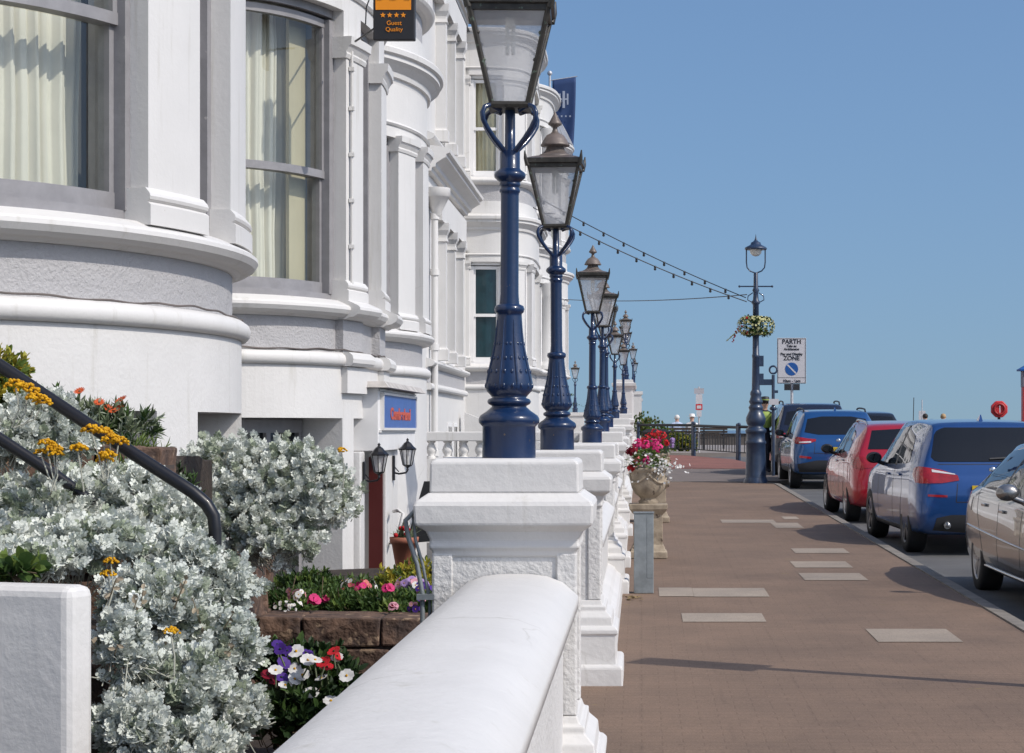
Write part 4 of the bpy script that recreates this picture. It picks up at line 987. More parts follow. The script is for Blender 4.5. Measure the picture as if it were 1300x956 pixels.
bush('yellow variegated shrub at the left edge above the handrail', 'shrub',
     [L_(5, 470, 8.15, 32, 30), L_(-20, 500, 8.1, 50, 50), L_(15, 520, 8.1, 30, 40)], 260, ('oval', .038, .018), [M['yellow_leaf'], M['green_leaf2']], 18, None, 'variegated_shrub', 7, True, .4, M['brown_stem'])
bush('golden leaved shrub at the far right of the bed, next to the first pier', 'shrub',
     [L_(515, 738, 11.6, 40, 22), L_(540, 730, 11.7, 34, 24)], 320, ('oval', .035, .016), [M['yellow_leaf'], M['green_leaf2'], M['yellow_leaf']], 19, None, 'variegated_shrub', 7, True, .4, M['brown_stem'])
bush('low ivy with cream edged leaves on top of the low white wall', 'plant', [L_(22, 722, 5.75, 30, 14), L_(-20, 725, 5.75, 30, 16)], 40, ('oval', .05, .036), [M['green_leaf2'], M['green_leaf']], 21, None, 'leafy_plant', 5, True, .3, M['brown_stem'])
BG = 'green bedding plants along the raised bed'
bed = [(365, 764, 10.5, 34, 17, 'bushy white dotted plant at the left end of the raised bed'), (425, 766, 10.5, 40, 15, 'green plant with a large pink bloom in the raised bed'),
       (485, 768, 10.4, 42, 17, 'leafy green plant over the stone wall with a low pink bloom'), (530, 770, 10.4, 32, 18, 'green and purple bedding plant hard against the first pier'), (450, 748, 11.6, 70, 15, 'row of taller green stems at the back of the bed before the porch'), (388, 742, 11.8, 45, 20, 'spiky dark green plant at the back left of the bed')]
beds = []
for i, (u, v, z, rx, rz, lab) in enumerate(bed):
    beds.append(bush(lab, 'plant', [L_(u, v, z, rx, rz), L_(u+rx*.4, v+8, z-.1, rx*.7, rz*.8)], 260, ('lance' if i % 2 == 0 else 'oval', .045, .015), [M['green_leaf'], M['green_leaf2'], M['dark_leaf'] if i == 5 else M['green_leaf']], 30+i, BG, 'bedding_plant', 6, True, .2, M['brown_stem']))
pet = bush('dark leaved petunias with white, red and purple flowers below the stone wall', 'plant', [L_(385, 850, 7.6, 55, 30), L_(345, 850, 7.5, 40, 34), L_(420, 865, 7.5, 45, 30), L_(380, 905, 7.2, 70, 40)], 520, ('oval', .05, .022), [M['dark_leaf'], M['dark_leaf'], M['green_leaf']], 41, None, 'petunia_plant', 6, True, .2, M['brown_stem'])
# ---- flowers
def petal(name, col, col2=None): 
    if name not in M: M[name] = leafmat(name, col, col2 or tuple(c*.7 for c in col), .6, .25, 30)
    return M[name]
petal('pink_petal', (.75, .05, .22)); petal('red_petal', (.62, .02, .03)); petal('white_petal', (.82, .81, .78)); petal('purple_petal', (.09, .035, .28)); petal('orange_petal', (.72, .12, .035)); petal('yellow_petal', (.82, .47, .015), (.55, .27, .01)); petal('salmon_petal', (.75, .20, .20)); petal('lilac_petal', (.45, .30, .60)); petal('crimson_petal', (.28, .01, .03)); petal('pale_pink_petal', (.70, .35, .42))
def ray_flower(mb, c, ax, r, n=9, cup=.15, wide=.5, centre=True, m0=0, m1=1):
    ax = ax.normalized(); u = ax.orthogonal().normalized(); w = ax.cross(u); mb.cur = m0
    for k in range(n):
        a = 2*PI*k/n; d = (u*math.cos(a)+w*math.sin(a)); s = ax.cross(d)
        wd = r*wide*2.2/n*2.2
        mb.add([c, c+d*r*.55-s*wd+ax*r*cup*.6, c+d*r*.55+s*wd+ax*r*cup*.6, c+d*r*.95-s*wd*.6+ax*r*cup, c+d*r*.95+s*wd*.6+ax*r*cup], [(0, 2, 1), (1, 2, 4, 3)])
    if centre: mb.cur = m1; mb.sphere(c+ax*r*.06, r*.18, 6, 4); mb.cur = m0
def yarrow(label, u, v, z, wpx, parts, seed, stem=.13, grp='yellow flower heads'):
    """flat clustered yellow heads on thin stalks"""
    rr = random.Random(seed); b = Vector(P(u, v, z)); t = thing('yellow_flower', label, 'flower', b-Vector((0, 0, stem)), 0, grp); o = Vector(t.location)
    st = MB()
    for (du, dv, rp) in parts:
        c = Vector(P(u+du, v+dv, z+rr.uniform(-.03, .03))); r = 1.25*rp*z/2620; mb = MB()
        for _ in range(int(46)):
            a = rr.uniform(0, 6.28); q = r*math.sqrt(rr.random())
            p = c + Vector((q*math.cos(a), q*math.sin(a)*.8, .6*r*(1-(q/r)**2)+rr.uniform(-.1, .1)*r)) - o
            mb.sphere(p, r*rr.uniform(.14, .21), 5, 3, sz=.8)
        mb.build('flower_head', M['yellow_petal'], t)
        st.tube([Vector((rr.uniform(-.02, .02), 0, 0)), (c-o)*.6+Vector((.01, 0, -.02)), c-o-Vector((0, 0, r*.2))], .0025, 5)
    st.build('stem', M['silver_stem'], t)
yarrow('yellow flower cluster just below the handrail at the far left', 20, 490, 6.4, 30, [(0, 0, 11), (14, 6, 12), (26, 17, 11), (33, 22, 11)], 1)
yarrow('yellow flower cluster low on the left, against the brown stone ledge', 64, 570, 6.4, 25, [(-5, -6, 9), (4, 2, 10), (-12, 5, 7), (8, 8, 8)], 2)
yarrow('small yellow flower head right of the brown stone ledge', 99, 571, 6.4, 12, [(0, 0, 10)], 3)
yarrow('largest yellow flower cluster, under the middle of the handrail', 130, 555, 6.4, 40, [(-14, -8, 10), (0, -4, 11), (10, 4, 10), (20, 8, 11), (6, 24, 10), (3, 30, 9)], 4)
yarrow('yellow flower head in front of the tumbling silver bush', 217, 803, 5.75, 12, [(0, 0, 9)], 5, .12)
yarrow('pair of small yellow heads where the two silver bushes meet', 137, 722, 5.75, 12, [(4, -8, 8), (0, 8, 8)], 6, .12)
yarrow('tiny yellow heads at the foot of the handrail', 268, 695, 7.0, 8, [(0, 0, 5), (7, -2, 4), (-10, 10, 4)], 7, .1)
yarrow('lone yellow flower standing clear right of the round silver bush', 434, 573, 9.0, 8, [(0, 0, 6)], 8, .16)
def daisies(label, spots, z, r, mats, name, grp, seed, stem=.15, n=12, cup=.12, wide=.5):
    rr = random.Random(seed); b = Vector(P(spots[0][0], spots[0][1], z)); t = thing(name, label, 'flower', b-Vector((0, 0, stem)), 0, grp); o = Vector(t.location); st = MB()
    for u, v in spots:
        c = Vector(P(u, v, z+rr.uniform(-.08, .08)))-o; ax = Vector((rr.uniform(-.4, .6), rr.uniform(-.9, -.2), rr.uniform(.5, 1)))
        mb = MB(); ray_flower(mb, c, ax, r*rr.uniform(.85, 1.15), n, cup, wide); mb.build('bloom', mats, t)
        st = MB(); st.tube([c-Vector((rr.uniform(-.02, .02), 0, stem)), c-Vector((0, 0, stem*.4)), c], .003, 4); st.build('stem', M['grey_leaf'], t)
    return t
OR = [M['orange_petal'], M['brown_stem']]; YE = M['yellow_petal']
for i, (u, v, lab) in enumerate(((101, 497, 'orange daisy standing highest, just above the handrail'), (126, 511, 'orange daisy in the middle of the row before the white wall'), (154, 508, 'orange daisy farthest right against the white wall'), (139, 520, 'orange daisy low, just left of the paired ones'), (150, 519, 'orange daisy nearest the dark opening'))):
    daisies(lab, [(u, v)], 7.9, .024, OR, 'orange_daisy', 'orange daisies above the handrail', 50+i, .14, 14, .2, .45)
FG = 'bright blooms in the raised bed'
def cluster(label, u, v, z, r, mats, seed, n=10, fr=.02, grp=FG, name='pink_flower', k=5, squash=.7):
    rr = random.Random(seed); t = thing(name, label, 'flower', P(u, v, z), 0, grp); mb = MB(); one = r < .03
    if one: mb.cur = len(mats)-1; mb.sphere((0, 0, 0), r*.9, 8, 5, sz=squash)
    for _ in range(n):
        if not one: mb = MB()
        p = rv(rr)*r*rr.uniform(.4, 1); p.z *= squash
        ax = (p.normalized() + Vector((.1, -.5, .5))).normalized(); mm = rr.randrange(len(mats)-1) if len(mats) > 1 else 0
        ray_flower(mb, p, ax, fr*rr.uniform(.8, 1.2), k, .15, .62, True, mm, len(mats)-1)
        if not one: mb.build('bloom', mats, t)
    if one: mb.build('bloom', mats, t)
    return t
cluster('large pink bloom in the raised bed, the left one of two', 398, 762, 10.2, .028, [M['pink_petal'], M['crimson_petal']], 1, 12, .022)
cluster('pink bloom in the upper middle of the raised bed', 493, 747, 10.3, .022, [M['pink_petal'], M['crimson_petal']], 2, 10, .02)
cluster('pale pink bloom low in the middle of the bed over the stone wall', 499, 770, 10.1, .022, [M['pale_pink_petal'], M['crimson_petal']], 3, 8, .018)
cluster('small pink bloom behind the large left one', 413, 760, 10.4, .010, [M['pink_petal'], M['crimson_petal']], 4, 8, .02)
cluster('lilac and white striped blooms under the golden shrub', 522, 742, 11.0, .10, [M['pale_pink_petal'], M['lilac_petal'], M['white_petal'], M['yellow_petal']], 5, 40, .02, FG, 'lilac_flower', 6, .45)
cluster('deep purple blooms beside the first pier', 540, 750, 10.8, .07, [M['purple_petal'], M['yellow_petal']], 6, 14, .02, FG, 'purple_flower', 5, .9)
cluster('tiny white blossoms on the left plant of the raised bed', 362, 768, 10.15, .10, [M['white_petal'], M['yellow_petal']], 7, 26, .009, FG, 'white_flower', 5, .4)
cluster('purple and rose specks at the bottom right of the bed', 528, 766, 10.2, .06, [M['purple_petal'], M['pale_pink_petal'], M['yellow_petal']], 8, 10, .016, FG, 'purple_flower', 5, .8)
cluster('white and pink blooms at the left end of the raised bed', 378, 752, 10.2, .06, [M['white_petal'], M['pale_pink_petal'], M['yellow_petal']], 9, 14, .016, FG, 'white_flower', 6, .5)
cluster('scattered pink blooms at the back of the raised bed before the porch', 455, 742, 11.2, .16, [M['pink_petal'], M['salmon_petal'], M['white_petal'], M['yellow_petal']], 10, 20, .016, FG, 'pink_flower', 5, .25)
PG = 'petunia blooms below the stone wall'
for i, (u, v) in enumerate(((376, 827), (391, 838), (400, 838), (350, 851), (374, 849), (384, 857), (374, 862), (428, 835), (408, 861), (440, 858), (362, 870), (395, 880), (420, 890))):
    lab = ('white petunia close under the stone wall', 'white petunia at the middle of the flower patch', 'white petunia right of the middle pair', 'white petunia at the left of the patch', 'large white petunia at the centre left', 'white petunia touching the large one', 'white petunia low in the patch', 'white petunia apart at the right, beside a red one', 'small white petunia low near the coping', 'white petunia hard against the coping', 'white petunia at the lower left of the patch', 'white petunia at the lower middle of the patch', 'lowest white petunia by the coping')[i]
    daisies(lab, [(u, v)], 7.15, .026, [M['white_petal'], YE], 'white_petunia', PG, 70+i, .06, 5, .12, .62)
for i, (u, v, c, lab) in enumerate(((424, 827, 'red_petal', 'red petunia at the top right under the stone wall'), (411, 841, 'red_petal', 'red petunia in the middle of the patch'), (340, 857, 'crimson_petal', 'dark crimson petunia at the lower left'), (352, 818, 'purple_petal', 'tall purple petunia at the upper left'), (365, 826, 'purple_petal', 'purple petunia under the left end of the stone wall'), (388, 829, 'purple_petal', 'purple petunia between two white ones'), (360, 842, 'purple_petal', 'purple petunia in the left of the patch'), (357, 860, 'purple_petal', 'low purple petunia beside the crimson one'))):
    daisies(lab, [(u, v), (u+4, v+6)], 7.2, .024, [M[c], M['dark_leaf']], 'petunia_flower', PG, 90+i, .06, 5, .15, .62)
# flower pot by the porch, black board, grab rail, conduit on the pier
fp = thing('flower_pot', 'terracotta pot of wiry red flowers left of the first pier', 'flower pot', P(513, 722, 14.0)); mb = MB()
mb.lathe([(.055, 0), (.085, .17), (.095, .172), (.10, .215), (.088, .215), (.08, .19), (.0, .185)], n=20); mb.build('pot', M['terracotta'], fp)
mb = MB(); rr = random.Random(2)
for _ in range(60):
    a = rr.uniform(0, 6.28); d = Vector((math.cos(a)*rr.uniform(.2, 1), math.sin(a)*rr.uniform(.2, 1), rr.uniform(.3, 1.2))); add_leaf(mb, Vector((rr.uniform(-.05, .05), rr.uniform(-.05, .05), .19)), d, Vector((0, 0, 1)), rr.uniform(.08, .17), .012, 'lance')
mb.build('leaves', M['grey_leaf'], fp); mb = MB()
for _ in range(6): mb.sphere((rr.uniform(-.06, .06), -.06+rr.uniform(-.03, .03), .24+rr.uniform(-.02, .04)), .016, 6, 4)
mb.build('red_blooms', M['red_petal'], fp)
mb = MB(); mb.plate([(0, 0), (.24, .02), (.20, .44), (.13, .44)], P(515, 690, 14.6), (1, 0, 0), (0, 0, 1), -.03); k = mb.build('black_board', M['black_matt']); tag(k, 'slanted black board half hidden behind the first pier', 'board')
mb = MB(); mb.tube([P(496, 689, 17.2), P(503, 688, 17.0), P(512, 652, 17.0), P(505, 648, 17.0), P(500, 649, 17.2)], .016, 8); k = mb.build('grab_rail', M['white_trim']); tag(k, 'white grab rail by the porch step', 'grab rail')
cq = thing('conduit', 'grey cable conduit bent round the left edge of the nearest pier', 'conduit', (-.80, 7.55, .3)); mb = MB()
mb.tube([(.0, 0, -.1), (.0, 0, .72), (-.02, -.0, .83), (-.05, -.02, .93), (-.06, -.02, .99), (-.02, -.02, 1.03), (.02, .02, 1.04)], .009, 8); mb.tube([(.025, .01, -.1), (.025, .01, .70), (.0, .0, .83), (-.025, -.01, .92), (-.035, .0, 1.02)], .006, 8); mb.build('pipe', M['steel'], cq)
for z in (.25, .70): 
    mb = MB(); mb.box(-.02, .045, -.02, .03, z, z+.02); mb.build('clip', M['steel'], cq)
# ------------------------------------------------------------------ cars
def catmull(rows, sub):
    out = []; n = len(rows)
    for i in range(n-1):
        p0, p1, p2, p3 = rows[max(i-1, 0)], rows[i], rows[i+1], rows[min(i+2, n-1)]
        for k in range(sub):
            t = k/sub
            out.append(tuple(.5*((2*b) + (c-a)*t + (2*a-5*b+4*c-d)*t*t + (3*b-a-3*c+d)*t**3) for a, b, c, d in zip(p0, p1, p2, p3)))
    out.append(tuple(rows[-1])); return out
def shell(rows, sub=5, ssub=4, crown=.035):
    """rows = (y, sill, belt, top, half width at the shoulder, half width of the roof edge)"""
    st = catmull(rows, sub); vs = []; m = None
    for y, sl, bl, tp, w, re in st:
        h = bl-sl
        half = [(0, sl), (.70*w, sl), (.92*w, sl+.03), (.975*w, sl+.10*h+.02), (1.0*w, sl+.38*h), (.998*w, sl+.62*h), (.985*w, sl+.84*h), (.955*w, bl),
                (lerp(.955*w, re, .45), lerp(bl, tp-crown, .50)), (re, lerp(bl, tp-crown, .93)), (re*.90, tp-crown*.62), (re*.55, tp-crown*.16), (0, tp)]
        q = catmull(half, ssub); m = len(q)
        full = [(x, y, z) for x, z in q] + [(-x, y, z) for x, z in q[-2:0:-1]]
        vs += full
    k = 2*m-2; fs = []
    for i in range(len(st)-1):
        for j in range(k):
            a = i*k+j; b = i*k+(j+1) % k
            fs.append((a, b, b+k, a+k))
    n = len(st)
    fs.append(tuple(range(k))[::-1]); fs.append(tuple(range((n-1)*k, n*k)))
    return vs, fs
def grid_fill(lo, up, n=16, m=8):
    """two boundary curves in 2D -> grid of points"""
    def res(c, n):
        c = [Vector(p) for p in c]; d = [0]
        for a, b in zip(c, c[1:]): d.append(d[-1]+(b-a).length)
        o = []
        for i in range(n+1):
            t = d[-1]*i/n
            for j in range(len(c)-1):
                if d[j+1] >= t-1e-9:
                    f = (t-d[j])/max(1e-9, d[j+1]-d[j]); o.append(c[j].lerp(c[j+1], max(0, min(1, f)))); break
        return o
    a, b = res(lo, n), res(up, n)
    return [[a[i].lerp(b[i], j/m) for i in range(n+1)] for j in range(m+1)], n, m
def patch(mb, bvh, lo, up, side, off=.004, n=16, m=8, depth=.02):
    """a panel that lies on the body, seen along one axis: side in left right rear front top"""
    g, n, m = grid_fill(lo, up, n, m); vs = []; bad = False; vb = []
    for row in g:
        for p in row:
            if side in ('left', 'right'): s = -1 if side == 'left' else 1; o = Vector((s*3, p[0], p[1])); d = Vector((-s, 0, 0))
            elif side == 'rear': o = Vector((p[0], -3, p[1])); d = Vector((0, 1, 0))
            elif side == 'front': o = Vector((p[0], 9, p[1])); d = Vector((0, -1, 0))
            else: o = Vector((p[0], p[1], 4)); d = Vector((0, 0, -1))
            h, nn, _, _ = bvh.ray_cast(o, d)
            if h is None: h, nn, _, _ = bvh.find_nearest(o+d*(3-.75) if side in ('left', 'right') else o+d*3.0)
            if nn.dot(d) > 0: nn = -nn
            vs.append(h+nn*off); vb.append(h-nn*depth)
    c = n+1; f = [(j*c+i, j*c+i+1, (j+1)*c+i+1, (j+1)*c+i) for j in range(m) for i in range(n)]
    b = len(vs); rim = [i for i in range(c)] + [(j+1)*c+n for j in range(m)] + [m*c+i for i in range(n-1, -1, -1)] + [j*c for j in range(m-1, 0, -1)]
    f2 = [(rim[i], rim[i]+b, rim[(i+1) % len(rim)]+b, rim[(i+1) % len(rim)]) for i in range(len(rim))]
    mb.add(vs+vb, f, True); k = len(mb.v)-2*b
    mb.add(vs+vb, f2, False)
def line_patch(mb, bvh, pts, side, w=.008, off=.002):
    for a, b in zip(pts, pts[1:]):
        d = Vector(b)-Vector(a); nn = Vector((-d.y, d.x)).normalized()*w/2
        A, B = Vector(a), Vector(b)
        patch(mb, bvh, [A-nn, B-nn], [A+nn, B+nn], side, off, 8, 1, .004)
def wheel(car, x, y, r, w, rim, side, spokes=5, name='wheel'):
    """tyre with an alloy rim; the wheel face looks outward"""
    s = side; mb = MB()
    prof = [(r*.66, -w/2), (r*.93, -w/2), (r*.985, -w*.42), (r, -w*.25), (r, w*.25), (r*.985, w*.42), (r*.93, w/2), (r*.66, w/2)]
    mb.lathe(prof, (0, 0, 0), 40, True, 'x', False); t = mb.build('wheel', M['rubber'], car); t.location = (x, y, r)
    mb = MB(); rr = r*.68
    mb.lathe([(rr, w*.46), (rr*.97, w*.50), (rr*.90, w*.47), (rr*.88, w*.2), (rr*.88, -w*.4)], (0, 0, 0), 36, True, 'x', False)
    f = w*.40
    mb.lathe([(.0, f+.012), (.03, f+.01), (.055, f), (.06, f-.03), (.06, 0)], (0, 0, 0), 16, True, 'x', False)
    for k in range(spokes):
        for da in (-.13, .13):
            a = 2*PI*k/spokes + .3; a1 = a+da*.55; a2 = a+da*1.35
            c1 = (math.cos(a1)*.04, math.sin(a1)*.04); c2 = (math.cos(a2)*rr*.94, math.sin(a2)*rr*.94)
            px, py = -math.sin(a), math.cos(a); h0, h1 = .016, .020
            vs = []
            for (cx, cy, h, z) in ((c1[0], c1[1], h0, f+.004), (c2[0], c2[1], h1, w*.45)):
                vs += [(z, cx-px*h, cy-py*h), (z, cx+px*h, cy+py*h), (z-.035, cx+px*h, cy+py*h), (z-.035, cx-px*h, cy-py*h)]
            mb.add(vs, [(0, 1, 5, 4), (1, 2, 6, 5), (2, 3, 7, 6), (3, 0, 4, 7)])
    if s < 0: mb.v = [(-a, b, c) for a, b, c in mb.v]
    mb.build('rim', rim, t)
    mb = MB(); mb.lathe([(rr*.86, .0), (.0, .001)], (0.004*s, 0, 0), 20, False, 'x'); mb.lathe([(rr*.55, -.02), (rr*.55, .012), (.0, .013)], (.0, 0, 0), 20, False, 'x')
    if s < 0: mb.v = [(-a, b, c) for a, b, c in mb.v]
    mb.build('brake_disc', M['trim_black'], t)
    return t
def make_car(label, loc, rz, rows, paint, r, wy, wx, tw, rim, spec, pitch=True, cat='car', name='parked_car', group='cars parked along the kerb', spokes=5):
    car = thing(name, label, cat, loc, rz, group)
    if pitch: car.rotation_euler = (math.atan(SLOPE)*math.cos(rz), 0, rz)
    vs, fs = shell(rows); bvh = BVHTree.FromPolygons([Vector(v) for v in vs], fs)
    mb = MB(); mb.smooth = True; mb.add(vs, fs, True)
    body = mb.build('body', [paint, M['trim_black']], car)
    cut = MB(); cut.cur = 1
    for y in wy:
        for s in (-1, 1):
            cut.lathe([(0, .50 if s > 0 else -1.3), (r*spec.get('arch', 1.15), .50 if s > 0 else -1.3), (r*spec.get('arch', 1.15), 1.3 if s > 0 else -.50), (0, 1.3 if s > 0 else -.50)], (0, y, r), 40, False, 'x')
    co = cut.build('cutter', [paint, M['trim_black']]); bm = bmesh.new(); bm.from_mesh(co.data); bmesh.ops.remove_doubles(bm, verts=bm.verts, dist=1e-5); bmesh.ops.recalc_face_normals(bm, faces=bm.faces); bm.to_mesh(co.data); bm.free()
    bm = bmesh.new(); bm.from_mesh(body.data); bmesh.ops.remove_doubles(bm, verts=bm.verts, dist=1e-6); bmesh.ops.recalc_face_normals(bm, faces=bm.faces); bm.to_mesh(body.data); bm.free()
    md = body.modifiers.new('arches', 'BOOLEAN'); md.operation = 'DIFFERENCE'; md.object = co; md.solver = 'EXACT'
    dg = bpy.context.evaluated_depsgraph_get(); dg.update(); me = bpy.data.meshes.new_from_object(body.evaluated_get(dg))
    body.modifiers.clear(); body.data = me; bpy.data.objects.remove(co)
    for y in wy:
        for s in (-1, 1): wheel(car, s*(wx-tw/2), y, r, tw, rim, s, spokes)
    for side in ('left', 'right'):
        for nm, mat, lo, up, off in spec['side']:
            mb = MB(); patch(mb, bvh, lo, up, side, off, 24, 8); mb.build(nm, M[mat] if isinstance(mat, str) else mat, car)
        mb = MB()
        for pts in spec.get('seams', []): line_patch(mb, bvh, pts, side, .009, .0015)
        if mb.v: mb.build('door_seam', M['trim_black'], car)
        s = -1 if side == 'left' else 1
        for (y, z) in spec.get('handles', []):
            h, nn, _, _ = bvh.ray_cast(Vector((s*3, y, z)), Vector((-s, 0, 0)))
            mb = MB(); mb.box(h.x-.012, h.x+.012, y-.09, y+.09, z-.014, z+.014); k = mb.build('door_handle', spec.get('handle_mat', paint), car, bevel=.006); k.location.x = s*.012
        if 'mirror' in spec:
            y, z, mm = spec['mirror']
            h, nn, _, _ = bvh.ray_cast(Vector((s*3, y, z)), Vector((-s, 0, 0))); x = abs(h.x); mb = MB(); fwd = 1
            mb.sphere((s*(x+.13), y+.01, z+.075), .100, 16, 10, 1.0, .62, .72); mb.tube([(s*(x-.02), y+.02, z-.01), (s*(x+.06), y+.015, z+.02), (s*(x+.12), y+.01, z+.05)], .026, 8)
            k = mb.build('wing_mirror', mm, car)
            mb = MB(); mb.plate([(.075*math.cos(2*PI*i/16), .052*math.sin(2*PI*i/16)) for i in range(16)], (s*(x+.13), y-.058, z+.075), (1, 0, 0), (0, 0, 1), .005); mb.build('mirror_glass', M['car_glass'], k)
    for nm, mat, lo, up, off in spec.get('rear', []):
        mb = MB(); patch(mb, bvh, lo, up, 'rear', off, 24, 8); mb.build(nm, M[mat] if isinstance(mat, str) else mat, car)
    for nm, mat, lo, up, off in spec.get('rear_pair', []):
        for s in (-1, 1):
            f = lambda c: [(x*s, z) for x, z in c]
            mb = MB(); patch(mb, bvh, f(lo), f(up), 'rear', off, 20, 8); mb.build(nm, M[mat] if isinstance(mat, str) else mat, car)
    for nm, mat, lo, up, off in spec.get('front', []):
        mb = MB(); patch(mb, bvh, lo, up, 'front', off, 24, 8); mb.build(nm, M[mat] if isinstance(mat, str) else mat, car)
    for nm, mat, lo, up, off in spec.get('front_pair', []):
        for s in (-1, 1):
            f = lambda c: [(x*s, z) for x, z in c]
            mb = MB(); patch(mb, bvh, f(lo), f(up), 'front', off, 20, 8); mb.build(nm, M[mat] if isinstance(mat, str) else mat, car)
    mb = MB()
    for pts in spec.get('rear_seams', []): line_patch(mb, bvh, pts, 'rear', .010, .002)
    if mb.v: mb.build('hatch_seam', M['trim_black'], car)
    car_extra = spec.get('extra')
    if car_extra: car_extra(car, bvh)
    return car
def onto(bvh, x, y, z=None, d=(0, 0, -1)):
    o = Vector((x, y, 4)) if d == (0, 0, -1) else Vector((x, -3, z)) if d == (0, 1, 0) else Vector((x, y, z))
    return bvh.ray_cast(o, Vector(d))[0]
def fin(car, bvh, y, mat, h=.07):
    p = onto(bvh, 0, y); mb = MB(); mb.add([(p.x-.025, y-.09, p.z-.01), (p.x+.025, y-.09, p.z-.01), (p.x+.02, y+.12, p.z-.01), (p.x-.02, y+.12, p.z-.01), (p.x-.006, y-.07, p.z+h), (p.x+.006, y-.07, p.z+h)], [(0, 1, 2, 3), (0, 4, 5, 1), (1, 5, 2), (0, 3, 4), (4, 3, 2, 5)]); mb.build('roof_fin', mat, car)
def rails(car, bvh, x, y0, y1, mat, lift=.055):
    for s in (-1, 1):
        pts = []
        for i in range(13):
            y = lerp(y0, y1, i/12); p = onto(bvh, s*x, y); pts.append((p.x, y, p.z + (lift if 0 < i < 12 else -.01)))
        mb = MB(); mb.tube(pts, .018, 8); mb.build('roof_rail', mat, car)
def antenna(car, bvh, x, y, ln=.38, rake=-.05):
    p = onto(bvh, x, y); mb = MB(); mb.tube([p, p+Vector((0, 0, .03))], [.022, .014], 8); mb.tube([p+Vector((0, 0, .03)), p+Vector((0, rake, ln))], .006, 6); mb.build('aerial', M['trim_black'], car)
def badge(car, bvh, x, z, r, mat):
    p = onto(bvh, x, None, z, (0, 1, 0)); mb = MB(); mb.lathe([(r, -.008), (r, .004), (r*.8, .01), (0, .01)], (p.x, p.y, p.z), 20, True, 'y'); mb.v = [(a, 2*p.y-b, c) for a, b, c in mb.v]; mb.build('badge', mat, car)

# --- blue people carrier hatchback (near, seen from behind)
blue1 = carpaint('metallic_blue_paint', (.014, .068, .225), .5, .28)
rowsA = [(0.00, .46, .56, .70, .66, .58), (.015, .36, .64, .80, .78, .68), (.05, .29, .76, .90, .84, .74), (.11, .25, .88, .985, .868, .76), (.17, .24, .94, 1.07, .880, .76), (.30, .23, .99, 1.27, .89, .70), (.43, .22, 1.0, 1.43, .895, .655), (.52, .22, 1.0, 1.515, .90, .64), (.70, .21, 1.0, 1.54, .90, .645),
         (1.5, .20, .98, 1.56, .90, .66), (2.2, .20, .96, 1.545, .90, .655), (2.7, .20, .945, 1.45, .895, .64), (3.2, .20, .93, 1.20, .89, .66), (3.50, .21, .90, 1.03, .885, .72), (3.9, .22, .84, .94, .86, .72), (4.2, .24, .74, .81, .79, .66), (4.31, .27, .64, .70, .69, .58), (4.34, .34, .52, .58, .56, .46)]
def xA(car, bvh):
    fin(car, bvh, .85, blue1); badge(car, bvh, 0, .98, .04, M['silver'])
    p = onto(bvh, -.55, None, .36, (0, 1, 0))
    for s in (-1, 1):
        mb = MB(); mb.lathe([(.040, -.06), (.045, .0), (.036, .0), (.034, -.06), (.0, -.06)], (s*.55, p.y-.015, .36), 20, True, 'y'); mb.v = [(a, b, c) for a, b, c in mb.v]; mb.build('exhaust', M['silver'], car)
    mb = MB(); mb.box(-.26, .26, -.03, .0, .70, .81); k = mb.build('number_plate', M['plate'], car); k.location.y = onto(bvh, 0, None, .76, (0, 1, 0)).y-.005
    text('NV14 KPY', .085, M['sign_black'], 'plate_text', k, (0, -.032, .752), ext=.001, sx=.95)
